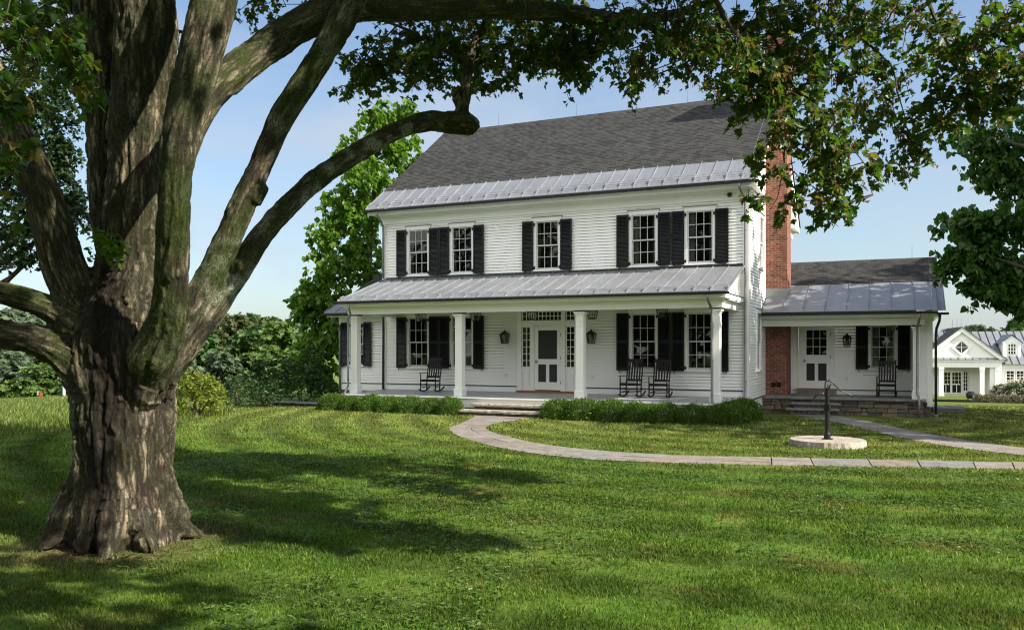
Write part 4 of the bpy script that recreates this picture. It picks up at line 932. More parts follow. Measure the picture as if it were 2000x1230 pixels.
# ------------------------------------------------------------------ grass blades
RS = np.random.default_rng(11)
def grass_zone(d0, d1, dens, wd, ht, rmax=.98):
    area = rmax * (d1 ** 2 - d0 ** 2); n = int(area * dens)
    d = np.sqrt(RS.uniform(d0 ** 2, d1 ** 2, n)); r = RS.uniform(-rmax, rmax, n)
    x = d * (-SA + r * CA); y = d * (CA + r * SA)
    keep = ~in_poly(x, y, list(mainL) + list(mainR[::-1])) & ~in_poly(x, y, list(wingL) + list(wingR[::-1]))
    keep &= np.hypot(x - MX, y - MY) > .78
    keep &= ~((x > -17.3) & (x < -4.1) & (y > 22.55)) & ~((x > -19.6) & (x < 1.1) & (y > 25.9)) & ~((x > -4.2) & (x < 1.1) & (y > 28.3))
    clump = fbm(np.stack([x * 2.2, y * 2.2, x * 0], -1), 2); keep &= RS.uniform(0, 1, n) < np.clip((clump - .22) * 2.4, .25, 1) * np.clip((np.hypot(x + 7.4, y - 6.35) - .45) / .75, .12, 1)
    x, y = x[keep], y[keep]; n = len(x); z = ground_z(x, y)
    rad = np.hypot(x - ARC[0], y - ARC[1]); sg = np.sign(np.sin(rad * 2 * np.pi / 1.25)); tx, ty = -(y - ARC[1]) / rad, (x - ARC[0]) / rad
    a = RS.uniform(0, 2 * np.pi, n); lean = RS.uniform(.15, .95, n)
    h = ht * RS.uniform(.5, 1.35, n) * (.85 + .3 * fbm(np.stack([x * 1.1, y * 1.1, x * 0 + 5], -1), 2))
    lx = np.cos(a) * lean + tx * sg * .22; ly = np.sin(a) * lean + ty * sg * .22
    b = RS.uniform(0, np.pi, n); wx, wy = np.cos(b) * wd / 2, np.sin(b) * wd / 2; wv = RS.uniform(.7, 1.3, n); wx *= wv; wy *= wv
    V = np.zeros((n, 5, 3), np.float32)
    V[:, 0] = np.stack([x - wx, y - wy, z - .004], -1); V[:, 1] = np.stack([x + wx, y + wy, z - .004], -1)
    mx, my, mz = x + lx * h * .35, y + ly * h * .35, z + h * .62
    V[:, 2] = np.stack([mx - wx * .8, my - wy * .8, mz], -1); V[:, 3] = np.stack([mx + wx * .8, my + wy * .8, mz], -1)
    V[:, 4] = np.stack([x + lx * h, y + ly * h, z + h], -1)
    return V
GV = np.concatenate([grass_zone(4.6, 8, 5600, .0062, .032), grass_zone(8, 13, 2700, .0092, .034), grass_zone(13, 20, 950, .0145, .038), grass_zone(20, 32, 260, .020, .05, .9)])
def field_grass(n):
    d = np.sqrt(RS.uniform(17 ** 2, 58 ** 2, n)); r = RS.uniform(-.72, -.33, n); x = d * (-SA + r * CA); y = d * (CA + r * SA); k = x < -17.9 - RS.uniform(0, 1.2, n); x, y = x[k], y[k]; n = len(x); z = ground_z(x, y)
    a = RS.uniform(0, 6.28, n); h = .17 * RS.uniform(.4, 1.4, n); wd = .012 + .0006 * d[k]; b = RS.uniform(0, 3.14, n); wx, wy = np.cos(b) * wd / 2, np.sin(b) * wd / 2; lx, ly = np.cos(a) * .4 + .25, np.sin(a) * .4
    V = np.zeros((n, 5, 3), np.float32); V[:, 0] = np.stack([x - wx, y - wy, z - .01], -1); V[:, 1] = np.stack([x + wx, y + wy, z - .01], -1); mx, my, mz = x + lx * h * .3, y + ly * h * .3, z + h * .6
    V[:, 2] = np.stack([mx - wx * .8, my - wy * .8, mz], -1); V[:, 3] = np.stack([mx + wx * .8, my + wy * .8, mz], -1); V[:, 4] = np.stack([x + lx * h, y + ly * h, z + h], -1); return V
GV = np.concatenate([GV, field_grass(60000)])
n = len(GV); off = (np.arange(n) * 5)[:, None]
ff = np.concatenate([(off + np.array([0, 1, 3, 2])), (off + np.array([2, 3, 4]))], 1).ravel(); sz = np.tile([4, 3], n)
gme = np_mesh('grass', GV.reshape(-1, 3), ff, sz); gro = link_mesh('grass', gme, M['blade'])
tag(gro, 'short mown green lawn grass with drier tan patches', 'grass', kind='stuff')
print('blades', n)
# ------------------------------------------------------------------ leaves
def rot_from(tip, nrm):
    """rows->matrices whose columns are (side, tip, normal)"""
    t = tip / np.linalg.norm(tip, axis=1, keepdims=True); s = np.cross(t, nrm); s /= np.maximum(np.linalg.norm(s, axis=1, keepdims=True), 1e-6); nn = np.cross(s, t)
    return np.stack([s, t, nn], -1)
_half = [(0, 0), (.10, -.02), (.30, .02), (.24, .14), (.50, .22), (.44, .34), (.52, .50), (.36, .50), (.20, .52), (.24, .68), (.12, .78), (0, 1.0)]
MAPLE_V = [(0, y, 0) for y in (0, .52, 1.0)]
def two_half(half, fold, curl=.12):
    V = []; f1 = []; f2 = []
    z = lambda x, y: abs(x) * fold - curl * y * y
    for x, y in half: V.append((x, y, z(x, y)))
    n = len(half); f1 = list(range(n)); inner = [i for i, (x, y) in enumerate(half) if x > 0]
    mp_ = {}
    for i in inner: mp_[i] = len(V); V.append((-half[i][0], half[i][1], z(*half[i])))
    f2 = [mp_.get(i, i) for i in reversed(range(n))]
    return V, [f1, f2]
MAPLE = two_half(_half, .25)
OVAL = two_half([(0, 0), (.22, .25), (.26, .5), (.16, .78), (0, 1)], .3, .1)
HEART = two_half([(0, .06), (.18, -.02), (.40, .12), (.44, .34), (.32, .62), (.12, .88), (0, 1.0)], .22, .22)
CLUMP = two_half([(0, 0), (.34, .10), (.22, .30), (.50, .42), (.30, .60), (.38, .84), (.10, .80), (0, 1.0)], .35, .2)

def leaf_cloud(rng, centers, droop, size, spread=1.0):
    n = len(centers); a = rng.uniform(0, 2 * np.pi, n)
    tip = np.stack([np.cos(a) * spread, np.sin(a) * spread, rng.normal(-droop, .45, n)], -1)
    nrm = rng.normal(0, .55, (n, 3)) + np.array([0, 0, .9]); return rot_from(tip, nrm), size * rng.uniform(.5, 1.35, n)
def spray_points(rng, c, rad, nt, per, length, droop=.6):
    """twigs through an ellipsoid: returns leaf points and twig polylines"""
    c = np.array(c, float); rad = np.array(rad, float); pts = []; tw = []
    for _ in range(nt):
        u = rng.normal(0, 1, 3); u /= np.linalg.norm(u); p = c + u * rad * rng.uniform(0, 1) ** .4
        d = rng.normal(0, 1, 3) * .8 + u * .6; d[2] -= .15; d /= np.linalg.norm(d); L_ = length * rng.uniform(.5, 1.2); line = [p - d * L_ * .4]
        k = 5
        for i in range(k): d = d + np.array([0, 0, -droop * .22]); d /= np.linalg.norm(d); line.append(line[-1] + d * L_ / k)
        line = np.array(line); tw.append(line)
        m = max(2, int(rng.poisson(per))); f = rng.uniform(.1, 1, m) * k; i0 = np.minimum(f.astype(int), k - 1); q = line[i0] + (line[i0 + 1] - line[i0]) * (f - i0)[:, None]
        pts.append(q + rng.normal(0, .035 * length / .6, (m, 3)))
    return np.concatenate(pts), tw

M['maple'] = mat_leaf('maple_leaves', [(.022, .058, .009), (.034, .082, .011), (.046, .088, .014), (.030, .062, .012), (.070, .098, .018), (.11, .085, .025)], (2.2, 2.2, .9), .40, .42)
M['mapledark'] = mat_leaf('dark_maple_leaves', [(.012, .032, .009), (.018, .044, .011), (.024, .050, .012), (.016, .036, .012)], (1.5, 1.6, .9), .5, .22)
M['seed'] = mat_leaf('maple_seeds', [(.20, .095, .035), (.28, .15, .06), (.14, .07, .03)], (1.5, 1.3, 1.0), .6, .3)
M['catalpa'] = mat_leaf('catalpa_leaves', [(.055, .125, .010), (.085, .17, .014), (.065, .14, .012), (.13, .215, .022)], (2.0, 2.1, .8), .42, .40)
M['catalpadark'] = mat_leaf('dark_broad_leaves', [(.024, .066, .010), (.040, .095, .014), (.030, .078, .012)], (1.8, 2.0, .9), .36, .33)
M['boxwood'] = mat_leaf('boxwood_leaves', [(.030, .078, .010), (.055, .118, .014), (.095, .165, .020), (.045, .098, .012)], (1.6, 1.7, .8), .35, .25)
M['shrub'] = mat_leaf('pale_shrub_leaves', [(.15, .21, .025), (.19, .25, .03), (.12, .17, .02), (.21, .19, .035)], (1.6, 1.6, .8), .5, .35)
M['darkshrub'] = mat_leaf('dark_shrub_leaves', [(.02, .05, .012), (.03, .07, .016), (.05, .085, .025)], (1.6, 1.8, .8), .45, .3)
FARM = [mat_leaf('wood_leaves_green', [(.040, .088, .028), (.058, .115, .034), (.075, .13, .04)], (1.4, 1.5, .8), .6, .25),  # leaf colours lightened and blued, so haze is put into the far woods
        mat_leaf('wood_leaves_light', [(.060, .115, .025), (.08, .14, .03), (.10, .16, .045)], (1.4, 1.5, .8), .6, .25),
        mat_leaf('wood_leaves_hazy', [(.062, .098, .055), (.08, .12, .068), (.095, .13, .075)], (1.3, 1.4, .9), .6, .25),
        mat_leaf('wood_leaves_olive', [(.058, .078, .026), (.072, .098, .032), (.092, .096, .036)], (1.3, 1.3, .8), .6, .25)]

# ------------------------------------------------------------------ the big maple: trunk and limbs
TB = at(243, 1055, 8.93); TB.z = 0
maple = empty('maple_tree', TB); tag(maple, 'huge old maple with thick furrowed mossy trunk and spreading limbs in the foreground lawn', 'tree')
def limb(*pts):   # (px, py, depth, radius px)
    return [(np.array(at(x, y, d)), r * d / F) for x, y, d, r in pts]
limbs = [
 limb((245, 1085, 8.93, 108), (245, 1000, 8.93, 97), (245, 900, 8.93, 93), (243, 800, 8.93, 96), (240, 720, 8.93, 104), (240, 660, 8.93, 100), (250, 590, 8.95, 78), (262, 500, 9.0, 66), (268, 400, 9.05, 62), (272, 300, 9.1, 60), (278, 180, 9.1, 58), (284, 60, 9.1, 58), (288, -120, 9.1, 52), (300, -420, 9.2, 40), (320, -800, 9.4, 22)),
 limb((238, 560, 9.3, 40), (225, 420, 9.4, 44), (212, 300, 9.45, 40), (203, 190, 9.5, 40), (192, 60, 9.5, 42), (180, -100, 9.6, 40), (140, -420, 9.8, 28), (90, -800, 10, 14)),
 limb((285, 765, 8.7, 44), (306, 690, 8.5, 44), (328, 610, 8.25, 37), (337, 500, 8.0, 32), (341, 380, 7.8, 32), (350, 270, 7.7, 35), (372, 180, 7.65, 40), (396, 90, 7.65, 42), (424, -20, 7.7, 41), (470, -200, 8.4, 36), (540, -500, 8.2, 26), (620, -900, 8, 12)),
 limb((348, 310, 7.8, 30), (383, 220, 8.1, 33), (440, 155, 8.5, 33), (510, 100, 9.0, 33), (580, 55, 9.2, 32), (640, 25, 9.4, 31), (700, 15, 9.6, 29), (790, 20, 9.9, 24), (880, 19, 10.2, 22), (970, 17, 10.5, 20), (1060, 22, 10.8, 19), (1150, 32, 11.1, 17), (1230, 40, 11.4, 13), (1310, 30, 11.6, 10), (1400, 0, 11.9, 7)),
 limb((290, 765, 8.7, 38), (333, 690, 8.75, 38), (376, 612, 8.8, 36), (408, 550, 8.85, 32), (443, 470, 8.9, 27), (483, 380, 8.95, 25), (520, 300, 9.0, 24), (553, 225, 9.0, 24), (595, 160, 9.0, 25), (640, 90, 9.0, 26), (678, 20, 9.0, 29), (730, -90, 9.0, 30), (840, -280, 8.5, 24), (1000, -480, 8.8, 14)),
 limb((490, 385, 8.95, 27), (508, 368, 8.95, 20), (518, 358, 8.95, 14)),
 limb((300, 750, 8.8, 30), (345, 690, 8.8, 33), (394, 634, 8.85, 26), (430, 588, 8.9, 23), (467, 528, 9.1, 24), (510, 462, 9.3, 22), (560, 405, 9.6, 22), (625, 345, 10, 21), (700, 298, 10.5, 20), (770, 258, 11, 18), (830, 238, 11.4, 20), (880, 240, 11.7, 22), (912, 242, 11.9, 23), (926, 252, 12.0, 18)),
 limb((900, 235, 11.8, 16), (908, 190, 11.8, 12), (912, 150, 11.85, 11), (920, 105, 11.9, 10), (942, 60, 12, 9), (956, 20, 12.1, 8), (968, -60, 12.3, 8), (990, -200, 12.6, 6)),
 limb((905, 222, 11.8, 9), (893, 200, 11.75, 7), (888, 186, 11.7, 7), (898, 168, 11.7, 6)),
 limb((200, 690, 8.9, 52), (165, 610, 8.8, 48), (130, 530, 8.7, 43), (103, 445, 8.6, 38), (74, 360, 8.5, 35), (30, 260, 8.4, 33), (-22, 150, 8.3, 31), (-90, 0, 8.2, 28), (-190, -250, 8, 26), (-300, -550, 7.8, 14)),
 limb((195, 690, 8.7, 46), (148, 634, 8.6, 35), (92, 601, 8.5, 26), (35, 580, 8.4, 23), (-40, 560, 8.3, 23), (-160, 505, 8.2, 21), (-320, 400, 8, 20)),
 limb((205, 765, 8.75, 52), (155, 708, 8.65, 43), (105, 677, 8.55, 36), (50, 659, 8.45, 31), (-10, 650, 8.35, 29), (-140, 620, 8.2, 27), (-300, 540, 8, 26)),
]
tbx, tby = TB.x, TB.y
def wl_(u, v, z): p = Vector((tbx, tby, 0)) + Vector((CA, SA, 0)) * u + Vector((-SA, CA, 0)) * v; return np.array((p.x, p.y, z))
for pts in ([(-.24, -.03, 1.3, .18), (-.34, -.12, .62, .20), (-.47, -.26, .28, .18), (-.56, -.38, .10, .12), (-.66, -.48, .0, .06)], [(.26, .0, 1.2, .18), (.36, -.02, .55, .2), (.50, .06, .24, .16), (.64, .10, .08, .09), (.78, .13, -.01, .05)], [(.05, -.26, 1.1, .18), (.07, -.36, .5, .2), (.10, -.50, .20, .15), (.15, -.64, .05, .10), (.22, -.78, -.04, .06)],
            [(-.05, -.26, 1.0, .18), (-.09, -.36, .42, .18), (-.14, -.52, .14, .14), (-.16, -.64, .0, .08)], [(.2, -.2, 1.0, .18), (.28, -.28, .45, .18), (.40, -.42, .16, .14), (.56, -.52, .02, .08)], [(-.35, .15, .45, .22), (-.60, .25, .15, .14), (-.85, .35, -.02, .07)], [(.1, .38, .45, .22), (.15, .7, .12, .14), (.2, .95, -.03, .06)]):
    limbs.append([(wl_(a, b, c), r) for a, b, c, r in pts])
def cr(pts, n):
    P = np.array([np.append(p, r) for p, r in pts]); P = np.vstack([2 * P[0] - P[1], P, 2 * P[-1] - P[-2]]); out = []
    for i in range(1, len(P) - 2):
        a, b, c, d = P[i-1:i+3]; m = max(2, int(np.linalg.norm(c[:3] - b[:3]) / n))
        for t in np.linspace(0, 1, m, endpoint=False): out.append(.5 * (2*b + (c-a)*t + (2*a-5*b+4*c-d)*t*t + (3*b-a-3*c+d)*t**3))
    out.append(P[-2]); return np.array(out)
tb = MB(); sk = []
for li, l in enumerate(limbs):
    c = cr(l, .09); wob = np.array([fbm(np.array([[i * .23, li * 7.1, 0]]), 2)[0] for i in range(len(c))])
    rr = np.maximum(c[:, 3] * (.92 + .16 * wob), .012); tb.tube([tuple(p) for p in c[:, :3]], list(rr), 20)
    T = np.gradient(c[:, :3], axis=0); T /= np.linalg.norm(T, axis=1, keepdims=True); s = np.concatenate([[0], np.cumsum(np.linalg.norm(np.diff(c[:, :3], axis=0), axis=1))])
    u = None; U = []
    for t in T:
        u = np.cross(t, [0.3, .9, .1]) if u is None else u - t * (u @ t); u = u / np.linalg.norm(u); U.append(u)
    for i in range(len(c)): sk.append(np.concatenate([c[i, :3], T[i], U[i], [rr[i], s[i], li]]))
sk = np.array(sk)
tmp = tb.build('tmp_tree', None)
md_ = tmp.modifiers.new('r', 'REMESH'); md_.mode = 'VOXEL'; md_.voxel_size = .017
sm_ = tmp.modifiers.new('s', 'SMOOTH'); sm_.factor = .5; sm_.iterations = 9
dg = bpy.context.evaluated_depsgraph_get(); tme = bpy.data.meshes.new_from_object(tmp.evaluated_get(dg)); bpy.data.objects.remove(tmp)
nv = len(tme.vertices); V = np.zeros(nv * 3, np.float32); tme.vertices.foreach_get('co', V); V = V.reshape(-1, 3).astype(float)
NR = np.zeros(nv * 3, np.float32); tme.vertices.foreach_get('normal', NR); NR = NR.reshape(-1, 3).astype(float)
# bark coordinates: blend of the two nearest axes
best = np.zeros(nv, int); skip_ = np.where(sk[:, 11] > 11, 9.0, np.where((sk[:, 11] > 0) & (sk[:, 10] < .42), 9.0, np.where(sk[:, 11] == 0, -.03, 0)))
for i in range(0, nv, 4000):
    d = np.linalg.norm(V[i:i+4000, None, :] - sk[None, :, :3], axis=2) - sk[None, :, 9] * .9 + skip_[None, :]
    best[i:i+4000] = d.argmin(1)
S_ = sk[best]; D = V - S_[:, :3]; W_ = np.cross(S_[:, 3:6], S_[:, 6:9]); ax = (D * S_[:, 3:6]).sum(1); ca = (D * S_[:, 6:9]).sum(1); sa = (D * W_).sum(1); rr = np.maximum(np.hypot(ca, sa), 1e-4)
R0 = np.maximum(S_[:, 9], .05); arc = 1.0
BC = np.stack([ca / rr * R0, sa / rr * R0, S_[:, 10] + ax + S_[:, 11] * 3.7], -1)
wv = np.stack([fbm(BC * 3.0, 2), fbm(BC * 3.0 + 9, 2), BC[:, 0] * 0], -1) - .5
q = BC * np.array([12, 12, 1.9]) + wv * 2.2; r1 = 1 - np.abs(2 * fbm(q, 3) - 1); q2 = BC * np.array([46, 46, 11]) + wv * 4; r2 = 1 - np.abs(2 * fbm(q2, 2) - 1)
thick = np.clip(R0 / .3, .35, 1.15)
fiss = np.clip((r1 - .66) / .24, 0, 1); big = fbm(BC * np.array([5, 5, 1.2]), 3) - .5
trunkw = (S_[:, 11] == 0) * np.clip((3.6 - V[:, 2]) / 1.2, 0, 1) + (S_[:, 11] > 11)
knob = np.clip(fbm(V * 2.6, 2) - .55, 0, 1)
disp = -.030 * fiss * thick + .018 * (r2 - .6) * thick + .07 * big * np.clip(trunkw, .18, 1) * thick + .05 * knob * thick
# bark collar and burl where old limbs were lost
for (px, py, dd, rad, hgt) in ((168, 195, 9.3, .10, .09), (285, 540, 8.6, .15, .05), (240, 690, 8.45, .20, .07), (300, 700, 8.4, .16, .05)):
    c = np.array(at(px, py, dd)); e = np.linalg.norm(V - c, axis=1) / rad; disp += hgt * np.exp(-e ** 2 * 1.3)
for (px, py, dd, rad, hgt) in ((268, 502, 8.55, .055, .07), (228, 690, 8.3, .075, .09)):
    c = np.array(at(px, py, dd)); e = np.linalg.norm(V - c, axis=1) / rad; disp -= hgt * np.exp(-e ** 2 * 1.5)
V2 = V + NR * disp[:, None]; tme.vertices.foreach_set('co', V2.astype(np.float32).ravel())
def vattr(me, name, data, ty='FLOAT'):
    a = me.attributes.new(name, ty, 'POINT'); a.data.foreach_set('vector' if ty == 'FLOAT_VECTOR' else 'value', np.ascontiguousarray(data, np.float32).ravel())
vattr(tme, 'bark_co', BC, 'FLOAT_VECTOR')
mw = np.array([.35, .45, 1.0, .75, .95, .9, .85, .45, .5, .34, .85, .80] + [.35] * 20)[S_[:, 11].astype(int)]
moss = mw * np.clip((fbm(V * 2.3, 3) - .26) * 3.4, 0, 1) + .25 * np.clip(NR[:, 2], 0, 1) * (mw > .5)
vattr(tme, 'moss', np.clip(moss, 0, 1)); vattr(tme, 'fissure', np.clip(fiss * .9 + np.clip(.55 - r2, 0, 1) * .5, 0, 1))
lich = np.where(S_[:, 11] == 6, 1, np.where(S_[:, 11] == 4, .45, .12)) * np.clip((fbm(V * 5.5 + 40, 3) - .54) * 6, 0, 1); vattr(tme, 'lichen', np.clip(lich, 0, 1))
px_, py_, dd_ = proj(V)
uu = (V - np.array([tbx, tby, 0])) @ np.array([CA, SA, 0]); vv = (V - np.array([tbx, tby, 0])) @ np.array([-SA, CA, 0])
stn = np.exp(-((uu + .0 + .10 * (fbm(np.stack([V[:, 2] * 1.3, V[:, 2] * 0, V[:, 2] * 0], -1), 2) - .5)) / .17) ** 2) * 1.7 * (vv < .1) * np.clip((3.4 - V[:, 2]) / .8, 0, 1) * (.4 + .9 * fbm(V * np.array([9, 9, 1.5]), 3)) * (S_[:, 11] < 1)
vattr(tme, 'stain', np.clip(stn, 0, 1))
tme.polygons.foreach_set('use_smooth', np.ones(len(tme.polygons), bool)); tme.transform(Matrix.Translation(-TB)); tme.update()
def mk_bark():
    k = N('maple_bark'); A_ = lambda n: (lambda x: x.outputs['Fac'])(_at(k, n)); 
    v = k.coord('bark_co', (1, 1, .55)); v2 = k.coord('bark_co', (1, 1, .4))
    n1 = k.noise(v, 44, 6, .65, .3); n2 = k.noise(v2, 90, 4, .6); n3 = k.noise(v, 5, 4)
    wv_ = k.n('VectorMath', operation='ADD'); nn_ = k.n('TexNoise'); nn_.inputs['Scale'].default_value = 7; nn_.inputs['Detail'].default_value = 3; k.l(v2, nn_.inputs['Vector']); sc_ = k.n('VectorMath', operation='SCALE'); sc_.inputs[3].default_value = .09; k.l(nn_.outputs['Color'], sc_.inputs[0]); k.l(k.coord('bark_co', (1, 1, .17)), wv_.inputs[0]); k.l(sc_.outputs[0], wv_.inputs[1])
    vo = k.n('TexVoronoi', feature='DISTANCE_TO_EDGE'); vo.inputs['Scale'].default_value = 11; k.l(wv_.outputs[0], vo.inputs['Vector']); crack = k.ramp(vo.outputs['Distance'], (.0, 1.0), (.12, .8), (.24, 0.0))
    vo2 = k.n('TexVoronoi', feature='DISTANCE_TO_EDGE'); vo2.inputs['Scale'].default_value = 21; k.l(wv_.outputs[0], vo2.inputs['Vector']); crack2 = k.ramp(vo2.outputs['Distance'], (.0, 1.0), (.09, .85), (.16, 0.0))
    c = k.ramp(n1, (.25, (.18, .142, .104)), (.5, (.31, .25, .185)), (.75, (.48, .40, .305)))
    c = k.mix(k.ramp(n3, (.35, 0.0), (.7, .7)), c, k.ramp(n1, (.3, (.11, .10, .068)), (.7, (.33, .305, .215))))
    c = k.mix(k.math('MULTIPLY', A_('fissure'), .95), c, (.014, .010, .008))
    c = k.mix(k.math('MULTIPLY', crack2, .75), c, (.02, .015, .011)); c = k.mix(k.math('MULTIPLY', crack, .7), c, (.014, .011, .008))
    c = k.mix(k.math('MULTIPLY', A_('moss'), k.ramp(n2, (.3, .35), (.62, .95))), c, k.ramp(n1, (.3, (.006, .012, .002)), (.52, (.024, .044, .004)), (.75, (.090, .112, .013))))
    c = k.mix(k.math('MULTIPLY', A_('lichen'), k.ramp(n2, (.4, .0), (.6, .9))), c, (.27, .31, .23))
    c = k.mix(k.math('MULTIPLY', A_('stain'), .85), c, (.007, .005, .004))
    fine = k.noise(k.coord('Object', (1, 1, .7)), 75, 6, .72); c = k.mix(1.0, c, k.ramp(fine, (.30, .35), (.5, .95), (.70, 1.55)), 'MULTIPLY')
    k.base(c, .9, 0, .2); b0 = k.bump(crack, -.9, .03); b1 = k.bump(n1, .6, .02, b0); k.bump(fine, .9, .014, b1); return k.m
def _at(k, n): x = k.n('Attribute'); x.attribute_name = n; return x
M['bark'] = mk_bark()
link_mesh('trunk', tme, M['bark'], maple)
print('tree verts', nv)

# ---- maple branches, leaves and seeds
RG = np.random.default_rng(5); br = MB(); lp, ls, sp = [], [], []
def add_branch(pts, r0, r1, wander=.0):
    c = [np.array(at(*p)) for p in pts]; P = cr([(p, 0.01) for p in c], .25)[:, :3]; P = P + (RG.normal(0, .012 + wander, P.shape)); n = len(P)
    br.tube([tuple(p - np.array(TB)) for p in P], list(np.linspace(r0, r1, n)), 7); return P
def spray(px, py, d, rx, ry, rd, nt, per, size, length=.55, droop=.7, seeds=.0, jit=0):
    c = np.array(at(px, py, d)); pts, tw = spray_points(RG, (0, 0, 0), (rx * d / F, rd, ry * d / F), nt, per, length, droop)
    B = np.array([[CA, SA, 0], [-SA, CA, 0], [0, 0, 1]]); pts = pts @ B + c
    for l in tw: l = l @ B + c - np.array(TB); br.tube([tuple(p) for p in l[::2]], [.007, .005, .003], 4, False)
    lp.append(pts); ls.append(np.full(len(pts), size))
    if seeds: m = RG.uniform(0, 1, len(pts)) < seeds; sp.append(pts[m] + RG.normal(0, .05, (m.sum(), 3)))
SPR = [  # px, py, depth, rx, ry (px), depth radius (m), twigs, leaves per twig, leaf size, twig length
 (735, 110, 12.6, 75, 55, .7, 46, 15, .105, .6), (690, 150, 12.4, 40, 30, .4, 16, 14, .10, .5), (800, 110, 12.6, 60, 50, .6, 34, 15, .105, .6), (880, 105, 12.3, 60, 55, .7, 40, 15, .105, .6), (960, 110, 12.2, 60, 62, .7, 46, 15, .105, .6), (890, 45, 12.4, 90, 30, .7, 40, 14, .105, .6),
 (1040, 95, 12.2, 60, 55, .7, 40, 15, .105, .6), (1115, 105, 11.8, 60, 50, .6, 40, 15, .11, .55), (1170, 70, 11.6, 60, 60, .7, 44, 15, .11, .6), (1060, 30, 12, 110, 40, .8, 40, 14, .11, .6), (310, 70, 12, 40, 60, .5, 14, 12, .10, .5), (530, 15, 12, 90, 25, .5, 18, 12, .10, .5), (350, 120, 12, 14, 45, .3, 8, 10, .10, .4),
 (1235, 130, 10.2, 45, 55, .5, 28, 15, .115, .55), (1300, 80, 10.4, 90, 75, .8, 80, 16, .115, .6), (1380, 100, 10, 90, 70, .8, 80, 16, .115, .6), (1240, 170, 10, 25, 25, .3, 10, 12, .11, .35), (1460, 70, 9.6, 90, 80, .8, 84, 16, .12, .6), (1300, 10, 10.5, 120, 35, .8, 50, 15, .115, .6),
 (1480, 170, 9.2, 70, 55, .6, 60, 16, .12, .55), (1560, 110, 9.2, 80, 100, .8, 90, 16, .12, .6), (1640, 90, 9.6, 80, 95, .8, 74, 15, .115, .6), (1550, 230, 8.8, 60, 60, .5, 56, 15, .12, .55), (1500, 290, 8.6, 30, 45, .3, 16, 13, .12, .45), (1530, 360, 8.4, 38, 50, .35, 26, 13, .12, .45), (1490, 400, 8.3, 18, 28, .2, 5, 9, .12, .3), (1610, 250, 8.6, 70, 80, .6, 66, 15, .12, .55), (1650, 330, 8.2, 60, 60, .5, 42, 13, .12, .5), (1625, 410, 8.0, 42, 42, .35, 24, 11, .12, .45), (1585, 330, 8.4, 35, 55, .35, 22, 13, .12, .45),
 (1560, 20, 9.8, 120, 40, .8, 60, 15, .115, .6), (1690, 180, 9.4, 45, 90, .6, 44, 14, .115, .5), (1750, 90, 10, 60, 70, .7, 42, 14, .11, .55), (1735, 190, 9.8, 35, 45, .5, 22, 13, .11, .5), (1765, 290, 9.6, 48, 45, .45, 32, 13, .11, .45), (1745, 330, 9.5, 22, 22, .25, 9, 11, .11, .35), (1700, 20, 10, 90, 40, .8, 40, 14, .11, .6), (1810, 230, 9.5, 45, 40, .45, 26, 13, .11, .5),
 (1880, 60, 8.8, 85, 70, .8, 76, 15, .12, .6), (1960, 90, 8.6, 75, 90, .8, 84, 15, .12, .6), (1900, 150, 8.8, 75, 60, .7, 66, 15, .12, .55), (1870, 205, 9, 50, 40, .5, 34, 14, .12, .5), (1970, 190, 8.6, 60, 45, .6, 44, 14, .12, .5), (1830, 20, 9, 60, 30, .6, 22, 14, .12, .6), (2050, 60, 8.6, 60, 60, .7, 30, 14, .12, .6),
 (40, 60, 6.2, 70, 70, .5, 34, 13, .115, .5), (110, 110, 6.0, 55, 40, .4, 22, 12, .115, .45), (20, 170, 5.8, 50, 45, .4, 22, 12, .115, .45), (130, 40, 10, 60, 60, .6, 34, 13, .105, .5), (60, 20, 10.5, 90, 50, .7, 34, 14, .105, .5), (10, 300, 5.8, 35, 40, .3, 10, 12, .115, .4), (0, 370, 5.9, 25, 30, .3, 5, 11, .115, .35), (185, 185, 6, 20, 10, .1, 2, 4, .11, .2),
]
BRANCHES = [([(1400, 0, 9.6), (1430, 60, 9.5), (1480, 100, 10.6), (1530, 140, 10.37), (1575, 200, 10.15), (1610, 270, 9.8), (1640, 330, 9.58)], .030, .008), ([(1480, -60, 11.17), (1490, 30, 10.94), (1520, 90, 10.72), (1560, 150, 10.49)], .028, .010), ([(1655, -20, 11.17), (1665, 50, 11.06), (1700, 85, 11.06), (1740, 125, 11.06), (1755, 180, 11.06), (1770, 235, 11.06)], .026, .007), ([(1800, -30, 10.49), (1820, 30, 10.49), (1850, 80, 10.37), (1870, 120, 10.26), (1890, 165, 10.26)], .028, .008),
                    ([(745, 40, 11.5), (800, 62, 12.0), (840, 85, 12.2), (890, 118, 12.1), (915, 135, 11.95)], .018, .030), ([(920, 130, 11.95), (960, 100, 12.0), (1000, 80, 12.1), (1040, 50, 12.2)], .028, .010), ([(1240, 38, 11.3), (1300, 70, 10.8), (1360, 95, 10.4), (1430, 90, 10.0), (1500, 95, 10.94)], .05, .012), ([(1560, 130, 10.49), (1630, 110, 10.72), (1700, 60, 10.94), (1760, 0, 11.29)], .018, .010), ([(1600, 250, 9.92), (1650, 280, 9.69), (1690, 320, 9.58), (1705, 380, 9.35)], .010, .005), ([(1850, 80, 10.37), (1920, 100, 10.15), (1980, 150, 10.03)], .014, .008), ([(1700, 85, 11.06), (1660, 130, 10.83), (1630, 160, 10.72)], .012, .006),
                    ([(-30, 20, 6.3), (40, 50, 6.2), (110, 100, 6.1), (180, 180, 6.0)], .010, .004), ([(1550, 210, 10.26), (1535, 290, 9.92), (1530, 360, 9.69), (1500, 410, 9.46)], .010, .004)]
MAIN = [add_branch(*b) for b in BRANCHES]; ANCH = np.concatenate(MAIN + [sk[(sk[:, 11] == 3) | (sk[:, 11] == 7) | (sk[:, 11] == 4)][:, :3]])
